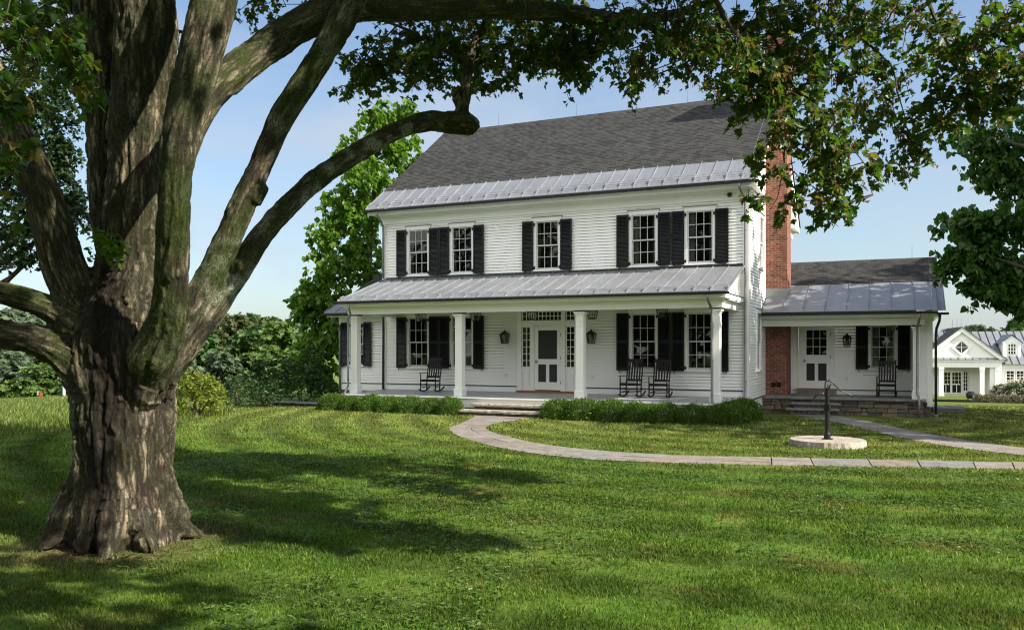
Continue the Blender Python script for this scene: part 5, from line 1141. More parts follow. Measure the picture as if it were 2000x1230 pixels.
for s_ in SPR:
    s_ = list(s_); kx = (.42 if s_[0] < 1850 else .34) if s_[0] > 1200 else (.5 if s_[2] < 7 else .85); s_[6] = max(2, round(s_[6] * kx)); s_[8] *= (.76 if s_[0] > 1200 else (.78 if s_[2] < 7 else .92))
    if 1480 < s_[0] < 1590 and s_[1] > 200: s_[6] = max(3, round(s_[6] * .6))
    if s_[0] > 1450: s_[2] *= 1.14; s_[8] *= 1.08
    c0 = np.array(at(*s_[:3])); dst = np.linalg.norm(ANCH - c0, axis=1); a0 = ANCH[dst.argmin()]
    if .25 < dst.min() < 2.2 and s_[2] > 7:
        for q_ in range(2):
            e_ = c0 + RG.normal(0, .16, 3); m_ = (a0 + e_) / 2 + RG.normal(0, .06, 3) + np.array([0, 0, .08]); ln = np.array([a0, (a0 + m_) / 2 + RG.normal(0, .02, 3), m_, (m_ + e_) / 2 + RG.normal(0, .03, 3), e_])
            br.tube([tuple(p - np.array(TB)) for p in ln], [.013, .011, .009, .006, .003], 5, False)
    spray(*s_, seeds=(.09 if s_[0] > 1200 else .03))
# unseen crown leaves above, beside and behind the frame, placed to shade the trunk and the lawn
def unseen_crown_blob(c, rad, nt, per, size):
    pts, tw = spray_points(RG, c, rad, nt, per, .9, .6); x, y, d = proj(pts); vis = (d > .3) & (x > -30) & (x < 2030) & (y > -25); pts = pts[~vis]; near = np.linalg.norm(pts - np.array([0, 0, ZC]), axis=1) > 2.5; pts = pts[near]
    lp.append(pts); ls.append(np.full(len(pts), size))
UNSEEN_CROWN = [((x_, -3.0 + .6 * math.sin(x_), z_), (2.2, 1.4, 1.9), 95) for x_ in range(-15, 8, 3) for z_ in (5.0, 8.0)] + [((-7.0, 6.5, 12), (4, 4, 2.5), 320), ((-3.5, 8.0, 10.4), (3, 1.9, 1.8), 190), ((-9.8, 4.0, 9.5), (2.6, 3, 2.2), 220), ((-5.5, 3.2, 9.0), (3.2, 2.6, 1.8), 250), ((-2.0, 4.5, 8.2), (1.9, .7, 1.2), 100), ((2.7, 6.7, 7.4), (1.4, .45, .6), 90), ((1.8, 3.4, 8.0), (2.4, 1.5, 1.3), 90), ((-10.5, 8.5, 9.5), (2.4, 2.6, 2), 170), ((-4.6, 10.0, 9.6), (2.4, 1.8, 1.4), 150), ((-2.5, 1.0, 8.5), (3, 2, 1.5), 170), ((4.0, 2.8, 7.4), (2.0, 1.8, 1.2), 90), ((-8, 1, 8.5), (3, 2, 1.6), 130), ((-1.5, 8.2, 10.2), (2.4, 2.2, 1.4), 150), ((-3.2, 10.6, 10.6), (2.6, 2.0, 1.5), 170), ((-6.6, 11.6, 10.8), (2.8, 2.2, 1.6), 190), ((-9.5, 12, 10.2), (2.4, 2, 1.6), 130), ((-1.6, 8.3, 7.8), (2.0, 1.3, .9), 200), ((2.0, 7.9, 7.8), (1.6, .8, .8), 95), ((3.5, 7.0, 7.2), (1.5, .45, .6), 75), ((-.5, 9.6, 8.6), (1.8, 1.0, .9), 110), ((-2.7, 7.2, 5.7), (1.2, .5, .5), 60), ((-2.6, 7.8, 9.2), (1.9, 1.1, 1.0), 190), ((.1, 7.5, 8.7), (1.7, .9, .9), 170), ((.2, 11.0, 8.4), (1.8, 1.0, .9), 90), ((-5.5, 12.6, 9.8), (2.6, 1.4, 1.2), 120)]  # first row: low leaf skirt behind the viewer, added to block southern sky light
for c, rad, nt in UNSEEN_CROWN: unseen_crown_blob(c, rad, nt, 16, .19)

LP = np.concatenate(lp); LS = np.concatenate(ls); Mx, sz_ = leaf_cloud(RG, LP, .75, LS, 1.0)
lme = scatter_mesh('crown', MAPLE[0], MAPLE[1], Mx, LP - np.array(TB), sz_); link_mesh('crown', lme, M['maple'], maple)
br.build('branches', M['twig'], maple)
SPt = np.concatenate(sp); SPt = np.repeat(SPt, 4, 0) + RG.normal(0, .025, (len(SPt) * 4, 3)); Mx, sz_ = leaf_cloud(RG, SPt, 1.6, .045, .6)
link_mesh('seed_clusters', scatter_mesh('seed_clusters', OVAL[0], OVAL[1], Mx, SPt - np.array(TB), sz_), M['seed'], maple)
pts, tw = spray_points(RG, at(205, 478, 8.45), (.16, .12, .17), 22, 7, .22, .3); Mx, sz_ = leaf_cloud(RG, pts, .2, .075)
link_mesh('leaves', scatter_mesh('leaves', OVAL[0], OVAL[1], Mx, pts - np.array(TB), sz_), M['catalpa'], maple)
print('maple leaves', len(LP))

# ------------------------------------------------------------------ other trees
def tree(name, label, base, h, crown, leaf, lsize, mat, trunk_r, group=None, seed=1, droop=.5, bark='farbark', template=None, twig=.9, per=14, lean=(0, 0)):
    """crown: list of (dx,dy,z,rx,ry,rz,twigs)"""
    rg = np.random.default_rng(seed); t = empty(name, base); tag(t, label, 'tree', group)
    m = MB(); top = (lean[0], lean[1], h * .82); m.tube([(0, 0, -.6), (lean[0] * .1, lean[1] * .1, h * .2), (lean[0] * .5, lean[1] * .5, h * .5), top], [trunk_r * 1.3, trunk_r, trunk_r * .6, trunk_r * .15], 9)
    for (dx, dy, z, rx, ry, rz, n) in (crown if len(crown) < 18 else crown[:17:6]):
        f = max(.12, min(.78, z / h - .15)); s0 = Vector((lean[0] * f, lean[1] * f, h * f)); e = Vector((dx, dy, z)); m.tube([s0, s0.lerp(e, .5) + Vector((0, 0, -.05 * h * .3)), e], [trunk_r * .45, trunk_r * .3, trunk_r * .08], 6)
    m.build('trunk', M[bark], t, smooth=True)
    P = [spray_points(rg, (dx, dy, z), (rx, ry, rz), n, per, twig, droop)[0] for dx, dy, z, rx, ry, rz, n in crown]; P = np.concatenate(P)
    Mx, sz_ = leaf_cloud(rg, P, droop, lsize); link_mesh('crown', scatter_mesh('crown', (template or HEART)[0], (template or HEART)[1], Mx, P, sz_), M[mat] if isinstance(mat, str) else mat, t); return t
# catalpa behind the left wing
CB = at(705, 760, 38.0); CB.z = float(ground_z(np.array([CB.x]), np.array([CB.y]))[0])
def cam_off(u, v): return (CA * u - SA * v, SA * u + CA * v)
def blob(px, py, d, rpx, rpy, n, base=None, rd=None):
    p = at(px, py, d); return (p.x - base.x, p.y - base.y, p.z - base.z, rpx * d / F, (rd or rpx * d / F), rpy * d / F, n)
crown = [blob(x, y, d, rx, ry, n, CB) for x, y, d, rx, ry, n in ((745, 215, 38, 28, 25, 26), (795, 215, 38.5, 26, 24, 22), (735, 255, 38, 45, 35, 50), (700, 295, 37.5, 45, 38, 56), (780, 290, 38.5, 48, 48, 60), (720, 340, 37, 60, 40, 70), (800, 340, 39, 40, 45, 44), (660, 400, 37, 38, 40, 44), (700, 420, 37.5, 50, 50, 70), (645, 460, 37, 42, 40, 50), (710, 500, 37.5, 50, 50, 66), (640, 520, 36.8, 48, 38, 56), (610, 570, 36.8, 42, 34, 50), (660, 580, 37, 50, 40, 66), (600, 610, 37, 36, 30, 40), (640, 650, 37, 50, 45, 70), (610, 700, 37, 42, 45, 60), (640, 740, 37.5, 50, 45, 60), (700, 640, 38.5, 60, 60, 60), (740, 400, 39, 45, 60, 50), (760, 520, 39, 40, 60, 40))]
tree('catalpa_tree', 'tall bright green broad leaved tree rising behind the left end of the farmhouse', CB, 13.5, crown, None, .19, 'catalpa', .26, seed=21, droop=1.0, per=17, twig=.75, lean=(.5, .6))
# dark broad-leaved tree at the right edge
DB = Vector((6.2, 25.6, 0)); DB.z = float(ground_z(np.array([DB.x]), np.array([DB.y]))[0])
crown = [blob(x, y, d, rx, ry, n, DB) for x, y, d, rx, ry, n in ((1905, 265, 24, 55, 28, 40), (1980, 270, 24, 60, 50, 60), (1930, 330, 24, 50, 25, 36), (2000, 340, 24, 50, 40, 46), (1880, 425, 23, 52, 28, 46), (1950, 430, 23, 60, 45, 70), (1900, 490, 23, 55, 35, 56), (1960, 520, 23, 55, 45, 70), (1860, 510, 23, 30, 22, 22), (1925, 550, 23, 40, 25, 34), (1985, 575, 23, 30, 22, 26), (2040, 450, 23.5, 70, 130, 120), (2140, 350, 24, 100, 160, 160), (2140, 540, 24, 90, 90, 90), (2250, 420, 25, 110, 180, 150), (2080, 200, 25, 90, 90, 80))]
crown += [(2.0, 1.0, 9.0, 3.0, 3.0, 2.6, 260), (3.5, -1.0, 6.5, 2.6, 2.6, 2.2, 180)]
tree('broadleaf_tree', 'dark green large leaved tree hanging over the right wing at the right edge', DB, 10.5, crown, None, .17, 'catalpadark', .24, seed=22, droop=1.1, per=14, twig=.75, bark='twig')
# a second tree beyond the right edge whose shade falls on the wing and side wall
def off_tree(name, label, base, h, r, n, seed, size=.30, z0=.3):
    cr_ = []; rr = random.Random(seed)
    for i in range(9): a = i * 2.4; q = r * (.25 + .6 * (i / 9) ** .5); cr_.append((q * math.cos(a), q * math.sin(a), h * (z0 + (1 - z0) * rr.uniform(.15, .92)), r * .5, r * .5, h * .16, n // 9))
    return tree(name, label, base, h, cr_, None, size, 'catalpadark', .25, seed=seed, droop=.8, per=14, bark='twig')
off_tree('shade_tree', 'leafy shade tree standing beyond the right end of the house', Vector((9.9, 29.6, -.1)), 15, 4.7, 560, 31, z0=.3)
off_tree('shade_tree', 'leafy shade tree standing on the right lawn beyond the picture edge', Vector((10.6, 23.8, 0)), 17, 4.3, 760, 32, z0=.16)
# leafy tree seen behind the left limbs of the maple
LB = Vector(at(-60, 690, 21)); LB.z = 0
crown = [blob(x, y, d, rx, ry, n, LB) for x, y, d, rx, ry, n in ((60, 200, 20, 70, 50, 80), (110, 220, 20, 40, 30, 36), (90, 290, 20, 60, 50, 80), (130, 300, 20, 30, 40, 36), (100, 370, 20, 60, 40, 76), (150, 390, 20, 34, 26, 34), (60, 420, 20, 60, 40, 60), (30, 470, 20, 60, 35, 40), (50, 505, 20, 50, 16, 18), (20, 300, 20.5, 60, 80, 90), (-60, 250, 21, 90, 120, 130), (-60, 420, 21, 90, 100, 100), (140, 420, 20, 40, 20, 22), (100, 470, 20, 26, 20, 10), (30, 120, 20.5, 80, 50, 60), (120, 150, 20.5, 50, 40, 40))]
tree('dark_maple_tree', 'dark leafy tree seen behind the left limb of the big maple', LB, 9.5, crown, None, .10, 'mapledark', .2, seed=23, droop=.7, per=15, twig=.6, bark='twig', template=MAPLE)
# ------------------------------------------------------------------ boxwood hedge: one thing per bush
def make_bush(rx, ry, h, n, seed, mat='boxwood', size=.045):
    rg = np.random.default_rng(seed); u = rg.normal(0, 1, (n, 3)); u /= np.linalg.norm(u, axis=1, keepdims=True); u[:, 2] = np.abs(u[:, 2]) * 1.0
    f = rg.uniform(.66, 1.04, n) ** .55; lump = .84 + .36 * fbm(u * 2.4 + seed * 3.1, 3); sup = (np.abs(u) ** 2.6).sum(1) ** (-1 / 2.6)
    P = u * sup[:, None] * f[:, None] * lump[:, None] * np.array([rx, ry, h]); P[:, 2] = np.maximum(P[:, 2], .01)
    sh = rg.uniform(0, 1, n) < .05; P[sh, 2] += rg.uniform(.02, .09, sh.sum())
    tip = u + rg.normal(0, .6, (n, 3)) + np.array([0, 0, .5]); nr = rg.normal(0, 1, (n, 3)) + u; Mx = rot_from(tip, nr)
    return scatter_mesh('foliage', OVAL[0], OVAL[1], Mx, P, size * rg.uniform(.6, 1.3, n))
def bush_core(rx, ry, h):
    m = MB()
    rg = random.Random(3)
    for i in range(9):
        a = rg.uniform(0, 6.28); q = rg.uniform(.3, .75); m.tube([(0, 0, -.05), (rx * q * .5 * math.cos(a), ry * q * .5 * math.sin(a), h * .4), (rx * q * math.cos(a), ry * q * math.sin(a), h * .8)], [.018, .012, .005], 5)
    return m
bm_ = [make_bush(.50, .42, .50, 6400, s, size=.042) for s in (1, 2, 3, 4)]
for me in bm_: me.materials.append(M['boxwood'])
stem0 = bush_core(.45, .38, .5).build('stems', M['twig']); stm = stem0.data; bpy.data.objects.remove(stem0)
rng = random.Random(12); bi = 0
def put_bush(x, y, s, label, grp, sz=1.0):
    global bi
    t = empty('boxwood_bush', (x, y, float(ground_z(np.array([x]), np.array([y]))[0]))); t.rotation_euler = (0, 0, rng.uniform(0, 6.28)); t.scale = (s, s, s * sz)
    tag(t, label, 'shrub', grp)
    for nm, me in (('foliage', bm_[bi % 4]), ('stems', stm)):
        o = bpy.data.objects.new(nm, me); COL.objects.link(o); o.parent = t
    bi += 1
LXs = np.linspace(-16.95, -12.55, 7)
for i, x in enumerate(LXs): put_bush(x, 22.85 + rng.uniform(-.06, .06), rng.uniform(.86, 1.0), 'clipped green boxwood bush in the row left of the front steps', 'boxwood row left of the steps')
RXs = np.linspace(-8.95, -4.35, 7)
for i, x in enumerate(RXs): put_bush(x, 22.75 + rng.uniform(-.06, .06), rng.uniform(.92, 1.08), 'clipped dark boxwood bush in the row right of the front steps', 'boxwood row right of the steps')
put_bush(-4.2, 23.4, .98, 'larger boxwood bush at the corner of the porch, front one of two', 'corner boxwoods', 1.08); put_bush(-4.0, 24.3, .95, 'boxwood bush beside the porch end, tucked behind the corner bush', 'corner boxwoods', 1.2)

# ------------------------------------------------------------------ shrubs and wall at the left crest
def shrub(name, label, px, py, d, blobs, mat, lsize, seed, per=12, tmpl=OVAL, stems=9, twig=.5, cat='shrub', group=None):
    b = at(px, py, d); b.z = float(ground_z(np.array([b.x]), np.array([b.y]))[0]) - .02; rg = np.random.default_rng(seed); t = empty(name, b); tag(t, label, cat, group)
    P = []; m = MB(); rr = random.Random(seed)
    for (x, y, rx, ry, n) in blobs:
        q = blob(x, y, d, rx, ry, n, b); P.append(spray_points(rg, q[:3], (q[3], q[3] * .8, q[5]), n, per, twig, .1)[0])
        for _ in range(max(1, stems // len(blobs))): e = Vector(q[:3]) + Vector((rr.uniform(-1, 1) * q[3], rr.uniform(-1, 1) * q[3] * .6, rr.uniform(-.5, .6) * q[5])); m.tube([(rr.uniform(-.08, .08), rr.uniform(-.08, .08), -.1), (e.x * .35, e.y * .35, max(.1, e.z * .5)), e], [.022, .014, .005], 5)
    P = np.concatenate(P); P = P[P[:, 2] > 0]; a = rg.uniform(0, 6.28, len(P)); tip = np.stack([np.cos(a), np.sin(a), rg.normal(.1, .5, len(P))], -1); Mx = rot_from(tip, rg.normal(0, .7, (len(P), 3)) + np.array([0, 0, .8]))
    link_mesh('foliage', scatter_mesh('foliage', tmpl[0], tmpl[1], Mx, P, lsize * rg.uniform(.6, 1.3, len(P))), M[mat] if isinstance(mat, str) else mat, t); m.build('stems', M['farbark'], t); return t
shrub('pale_shrub', 'pale yellow green shrub with bare pinkish stems just right of the maple trunk', 385, 815, 25.5, ((355, 760, 28, 28, 44), (385, 746, 28, 22, 44), (412, 762, 26, 28, 40), (395, 778, 30, 22, 26), (425, 788, 18, 22, 18), (350, 792, 22, 22, 24), (368, 738, 18, 14, 18)), 'shrub', .095, 41, stems=22)
shrub('leafy_shrub', 'loose speckled green shrub over the stone ledge, middle of the three dark shrubs', 520, 800, 29.5, ((480, 770, 28, 22, 26), (520, 760, 32, 26, 34), (545, 770, 26, 24, 22), (500, 785, 30, 14, 18)), 'darkshrub', .10, 42)
shrub('dark_shrub', 'low dark green shrub between the pale shrub and the stone ledge', 465, 800, 30.5, ((450, 765, 24, 26, 26), (470, 745, 26, 22, 24), (450, 790, 24, 14, 14)), 'darkshrub', .10, 43)
shrub('dark_shrub', 'tall dark shrub under the broad leaved tree at the left house corner', 590, 790, 33, ((560, 745, 30, 36, 40), (600, 735, 32, 40, 46), (635, 755, 26, 30, 34), (575, 715, 30, 24, 26), (615, 700, 26, 24, 24)), 'darkshrub', .13, 44)
shrub('dark_shrub', 'dark bushy shrub with ragged top behind the stone ledge', 530, 790, 34, ((505, 735, 34, 28, 36), (545, 725, 34, 34, 38), (480, 755, 26, 24, 24), (520, 705, 26, 16, 14)), 'darkshrub', .13, 45)
sw = empty('stone_wall', (-18.9, 22.6, 0)); tag(sw, 'low dark garden wall with flat bluestone cap under the shrubs at the lawn edge', 'wall')
k = MB(); stone_blocks(k, -20.8, -18.3, 24.2, -.5, .04, .4, .12, 21, .02); k.xform(Matrix.Translation((18.9, -22.6, 0))); k.build('wall_body', M['fieldstone'], sw)
k = MB(); 
for i in range(4): rough_slab(k, -20.8 + i * .66, -20.8 + i * .66 + .65, 24.1, 24.7, .042, .09, 6, .01)
k.xform(Matrix.Translation((18.9, -22.6, 0))); k.build('wall_cap', M['bluestone'], sw)
sr = random.Random(77)
for i in range(9):   # small leafy plants at the porch corner and along the house base
    pass

# ------------------------------------------------------------------ woods beyond the field: single trees from four crowns
def far_tree_mesh(seed, n=2600, size=.62):
    rg = np.random.default_rng(seed); P = []
    for i in range(34):
        a = rg.uniform(0, 6.28); z = rg.uniform(.12, .96); q = .46 * np.sqrt(max(.02, 1 - ((z - .42) / .60) ** 2)) * rg.uniform(.35, 1.0); c = np.array([q * np.cos(a), q * np.sin(a), z]); u = rg.normal(0, 1, (n // 34, 3)); u /= np.linalg.norm(u, axis=1, keepdims=True); u[:, 2] *= .75; P.append(c + u * rg.uniform(.3, 1, (len(u), 1)) ** .5 * rg.uniform(.09, .17))
    P = np.concatenate(P); a = rg.uniform(0, 6.28, len(P)); tip = np.stack([np.cos(a), np.sin(a), rg.normal(-.3, .4, len(P))], -1); Mx = rot_from(tip, rg.normal(0, .5, (len(P), 3)) + np.array([0, 0, .9]))
    return P, Mx, rg.uniform(.6, 1.3, len(P))
FT = [far_tree_mesh(s) for s in (61, 62, 63, 64)]
_cache = {}
def far_tree(px, ptop, pbase, d, wpx, kind, var, label, group, name='woodland_tree'):
    b = at(px, pbase, d); h = (pbase - ptop) * d / F; w_ = wpx * d / F; gz = float(ground_z(np.array([b.x]), np.array([b.y]))[0]); h += b.z - gz; 
    t = empty(name, (b.x, b.y, gz)); tag(t, label, 'tree', group)
    key = (kind, var, round(h), round(w_))
    if key not in _cache:
        P, Mx, s = FT[var]; P2 = P * np.array([w_, w_, h]); _cache[key] = scatter_mesh('crown', CLUMP[0], CLUMP[1], Mx, P2, s * max(.3, min(.75, .055 * w_ + .012 * d * .35))); _cache[key].materials.append(FARM[kind])
    o = bpy.data.objects.new('crown', _cache[key]); COL.objects.link(o); o.parent = t; o.rotation_euler = (0, 0, px * .7)
    m = MB(); m.tube([(0, 0, -.5), (0, 0, h * .35), (.02 * h, 0, h * .8)], [.028 * h, .02 * h, .005 * h], 7)
    for i in range(5): a = i * 1.3 + px; m.tube([(0, 0, h * (.25 + .09 * i)), (.28 * w_ * math.cos(a), .28 * w_ * math.sin(a), h * (.42 + .1 * i))], [.011 * h, .003 * h], 5)
    m.build('trunk', M['farbark'], t); return t
G = 'woods beyond the left field'
for px, top, base, d, wd, kd, vr, lab in (
 (385, 640, 800, 60, 110, 0, 0, 'green woodland tree right behind the maple trunk'), (455, 615, 800, 72, 120, 3, 1, 'olive brown topped woodland tree, tallest behind the maple trunk'), (430, 690, 800, 50, 90, 2, 2, 'rounded bluish green tree low beside the maple trunk'),
 (500, 640, 800, 66, 110, 0, 3, 'dark green woodland tree in the middle of the left woods'), (545, 632, 800, 58, 100, 1, 0, 'light green feathery tree at the right end of the left woods'), (490, 690, 800, 52, 110, 1, 1, 'light green spreading tree in front of the left woods'), (560, 700, 800, 50, 90, 1, 2, 'low light green tree near the bright broad leaved tree'), (590, 690, 800, 70, 90, 0, 3, 'green tree half hidden behind the bright broad leaved tree'), (350, 690, 800, 56, 90, 2, 0, 'bluish green tree partly hidden by the maple trunk'),
 (480, 620, 800, 86, 100, 0, 2, 'green treetop in the gap behind the olive tree'), (525, 624, 800, 80, 90, 3, 0, 'olive green tree deep in the left woods'), (420, 620, 800, 82, 110, 2, 3, 'tall bluish tree deep in the left woods'), (578, 650, 800, 76, 70, 1, 1, 'small light tree at the right end of the woods before the blue ridge'),
 (-20, 590, 775, 66, 130, 2, 3, 'bluish green tree at the far left edge beyond the field'), (50, 600, 775, 70, 110, 2, 1, 'bluish tree seen between the two left limbs'), (110, 640, 775, 62, 90, 3, 2, 'olive tree seen between the left limbs beyond the field'), (20, 690, 778, 58, 100, 2, 0, 'grey green tree under the low left limb'), (75, 718, 778, 55, 75, 1, 3, 'light green layered tree at the field edge under the left limb'), (115, 715, 778, 57, 70, 0, 1, 'green tree at the field edge nearest the maple trunk'), (-60, 680, 778, 60, 110, 0, 2, 'green tree past the left picture edge'), (170, 680, 778, 64, 110, 0, 0, 'green tree hidden behind the maple trunk'), (240, 660, 785, 64, 130, 0, 3, 'tall green tree hidden behind the maple trunk'), (300, 680, 790, 62, 110, 2, 1, 'bluish tree hidden behind the maple trunk'), (30, 745, 780, 55, 70, 1, 2, 'small light green tree low at the field edge'), (140, 748, 780, 55, 50, 0, 0, 'small green bush tree at the field edge by the trunk')):
    far_tree(px, top, base, d, wd, kd, vr, lab, G)
for px, top, base, d, wd, kd, vr, lab in ((1905, 638, 700, 150, 60, 2, 0, 'pale grey green treetop behind the white outbuilding roof'), (1950, 640, 700, 150, 50, 2, 1, 'pale treetop right of the gable behind the outbuilding'), (1985, 628, 700, 130, 60, 0, 2, 'dark treetop at the right edge behind the outbuilding'), (2030, 620, 700, 130, 70, 0, 3, 'dark treetop past the right picture edge')):
    far_tree(px, top, base, d, wd, kd, vr, lab, 'treetops behind the outbuilding', 'background_tree')
# the wood behind the viewer, seen only in the window panes
rgw = np.random.default_rng(55); WP = []
for i in range(26):
    cx_ = -78 + i * 4.2; cy_ = -34 - 8 * math.sin(i * 1.7) - 6 * rgw.uniform(); hh_ = rgw.uniform(14, 20); u = rgw.normal(0, 1, (420, 3)); u /= np.linalg.norm(u, axis=1, keepdims=True); WP.append(np.array([cx_, cy_, hh_ * .5]) + u * rgw.uniform(.5, 1, (420, 1)) * np.array([3.6, 3.4, hh_ * .5]))
WP = np.concatenate(WP); a = rgw.uniform(0, 6.28, len(WP)); Mx = rot_from(np.stack([np.cos(a), np.sin(a), rgw.normal(-.3, .4, len(WP))], -1), rgw.normal(0, .6, (len(WP), 3)) + np.array([0, 0, .8]))
wo = link_mesh('woods', scatter_mesh('woods', CLUMP[0], CLUMP[1], Mx, WP, 1.5 * rgw.uniform(.6, 1.3, len(WP))), FARM[0]); tag(wo, 'dark line of woods facing the front of the house', 'woods', kind='stuff')
# distant ridge
hx, hy = np.meshgrid(np.linspace(-1500, -150, 70), np.linspace(0, 1, 14)); ang = np.linspace(R(70), R(16), 70)
HV = []
for j in range(14):
    for i, a in enumerate(ang):
        rr_ = 1150 + 500 * j / 13; hgt = 52 * math.sin(math.pi * min(1, j / 13 * .9)) * (.55 + .8 * float(fbm(np.array([[i * .09, 3.3, 0]]), 3)[0])); HV.append((-math.sin(a) * rr_, math.cos(a) * rr_, -6 + hgt))
HV = np.array(HV); ix = np.arange(14 * 70).reshape(14, 70); q = np.stack([ix[:-1, :-1], ix[:-1, 1:], ix[1:, 1:], ix[1:, :-1]], -1).reshape(-1, 4)
hm = np_mesh('hills', HV, q.ravel(), np.full(len(q), 4), True); M['hill'] = plain('far_wooded_hill', (.06, .10, .085), .95, 0, .25, .05); ho = link_mesh('hills', hm, M['hill']); tag(ho, kind='structure')  # bluish tint puts distance haze into the hill colour

# ------------------------------------------------------------------ small things at the field edge
b = at(79, 778, 54); b.z = float(ground_z(np.array([b.x]), np.array([b.y]))[0])
bx = empty('field_box', b); bx.scale = (.6, .6, .6); tag(bx, 'small red and white box standing at the far edge of the left field', 'box')
k = MB(); k.box(-.15, .15, -.2, .2, .25, .65); k.build('box_body', M['red'], bx); k = MB(); k.box(-.25, -.08, -.24, -.203, .4, .8); k.build('box_panel', M['plastic'], bx); k = MB()
for x in (-.18, .18): k.box(x - .03, x + .03, -.05, .05, -.1, .25)
k.build('leg', M['farbark'], bx)
b = at(125, 778, 54); b.z = float(ground_z(np.array([b.x]), np.array([b.y]))[0]); po_ = MB(); po_.bbox(-.06, .06, -.06, .06, -.1, .75, .01); po_.add([(-.07, -.07, .75), (.07, -.07, .75), (.07, .07, .75), (-.07, .07, .75), (0, 0, .82)], [(0,1,4), (1,2,4), (2,3,4), (3,0,4)]); o = po_.build('field_post', M['plastic'], None, loc=b); tag(o, 'short white post at the field edge beside the maple trunk', 'post')
wr = MB()
for dz in (0, .35):
    a, c = at(-80, 726, 52), at(200, 722, 52); pts = [a.lerp(c, t) + Vector((0, 0, dz - .25 * math.sin(math.pi * t))) for t in [i / 12 for i in range(13)]]; wr.tube(pts, .02, 5)
o = wr.build('overhead_wires', M['iron']); tag(o, 'pair of dark overhead wires crossing before the left woods', 'wires')

# ------------------------------------------------------------------ white outbuilding at the far right
ab = at(1878, 770, 80); TH = A - R(16.8); AM = Matrix.Translation((0, 0, 0)); annex = empty('outbuilding', (ab.x, ab.y, -2.55), TH)
tag(annex, 'white gabled outbuilding with columned porch, dormer and grey metal roof at the far right', 'building')
def ap(mb, name, mat, parent=None, smooth=False): return mb.build(name, M[mat], parent or annex, smooth=smooth)
k = MB()
k.box(3.32, 14, 0.6, 7.0, 0, 3.1); clap(k, (0, .6, 0), (1, 0, 0), (0, -1, 0), .2, 3.0, [(3.75, 5.35, 1.15, 2.5)], lambda z: (3.35, 14), .16, .02)
k.box(-6, 3.3, 2.4, 7, 0, 3.1); clap(k, (0, 2.4, 0), (1, 0, 0), (0, -1, 0), .2, 2.75, [(-1.5, 1.2, .1, 2.35)], lambda z: (-6, 2.6), .16, .02)
clap(k, (0, .02, 0), (1, 0, 0), (0, -1, 0), 3.62, 6.3, [(-.62, .62, 3.95, 5.3)], lambda z: (-(6.35 - z) * 1.22, (6.35 - z) * 1.22), .16, .02)
k.poly([(-3.3, .04, 3.6), (3.3, .04, 3.6), (0, .04, 6.3)]); ap(k, 'clapboard_wall', 'white')
k = MB(); k.box(-3.4, 3.4, -.05, .35, 2.73, 3.25); k.box(-3.55, 3.55, -.15, .4, 3.252, 3.42); k.box(2.45, 3.4, .1, 2.4, 0, 2.73)
for s in (-1, 1): k.add([(s * 3.75, -.22, 3.45), (0, -.22, 6.45), (0, -.22, 6.05), (s * 3.2, -.22, 3.45), (s * 3.75, .02, 3.45), (0, .02, 6.45), (0, .02, 6.05), (s * 3.2, .02, 3.45)], [(0,1,2,3), (7,6,5,4), (0,4,5,1), (3,2,6,7)])
k.box(-1.48, -1.38, 2.3, 2.42, .12, 2.35); k.box(.5, .62, 2.3, 2.42, .12, 2.35); k.box(.98, 1.1, 2.3, 2.42, .12, 2.35); k.box(-1.48, 1.1, 2.3, 2.42, 2.28, 2.4); k.box(3.3, 14, .48, .62, 2.75, 3.0)
ap(k, 'cornice_trim', 'trim')
for x in (-3.0, -1.72, 1.75, 3.02):
    k = MB(); k.box(x - .19, x + .19, -.02, .34, 0, 2.5); k.box(x - .23, x + .23, -.06, .38, 0, .25); k.box(x - .23, x + .23, -.06, .38, 2.5, 2.73); k.box(x - .21, x + .21, -.04, .36, 2.32, 2.38); ap(k, 'column', 'trim')
def apanes(x0, x1, z0, z1, y, nx, nz, name='window', bw=.05):
    k = MB(); k.box(x0 - .1, x0, y - .06, y + .02, z0 - .08, z1 + .1); k.box(x1, x1 + .1, y - .06, y + .02, z0 - .08, z1 + .1); k.box(x0, x1, y - .06, y + .02, z1, z1 + .1); k.box(x0, x1, y - .06, y + .02, z0 - .08, z0)
    for i in range(1, nx): x = x0 + (x1 - x0) * i / nx; k.box(x - .02, x + .02, y - .045, y + .01, z0, z1)
    for i in range(1, nz): z = z0 + (z1 - z0) * i / nz; k.box(x0, x1, y - .044, y + .009, z - .02, z + .02)
    o = ap(k, name, 'trim'); g = MB(); g.quad((x0, y - .02, z0), (x1, y - .02, z0), (x1, y - .02, z1), (x0, y - .02, z1)); g.build('glass_pane', M['paneblack'], o); return o
kk = N('far_window_glass'); kk.base((.02, .022, .022), .06, 0, .5); M['paneblack'] = kk.m
def adoor(x0, x1):
    k = MB(); y = 2.36; k.box(x0, x0 + .09, y - .04, y, .12, 2.28); k.box(x1 - .09, x1, y - .04, y, .12, 2.28); k.box(x0, x1, y - .039, y, 2.18, 2.28); k.box(x0, x1, y - .039, y, .12, .24); k.box(x0, x1, y - .039, y, .98, 1.10); xm = (x0 + x1) / 2; k.box(xm - .03, xm + .03, y - .038, y, .24, .98)
    for i in (1, 2): x = x0 + (x1 - x0) * i / 3; k.box(x - .015, x + .015, y - .037, y, 1.1, 2.18); z = 1.1 + 1.08 * i / 3; k.box(x0, x1, y - .036, y, z - .015, z + .015)
    o = ap(k, 'door', 'trim'); g = MB(); g.quad((x0, y - .01, .12), (x1, y - .01, .12), (x1, y - .01, 2.28), (x0, y - .01, 2.28)); g.build('glass_pane', M['paneblack'], o); h = MB(); h.box(xm + .3, xm + .38, y - .1, y - .04, 1.0, 1.1); h.build('handle', M['iron'], o)
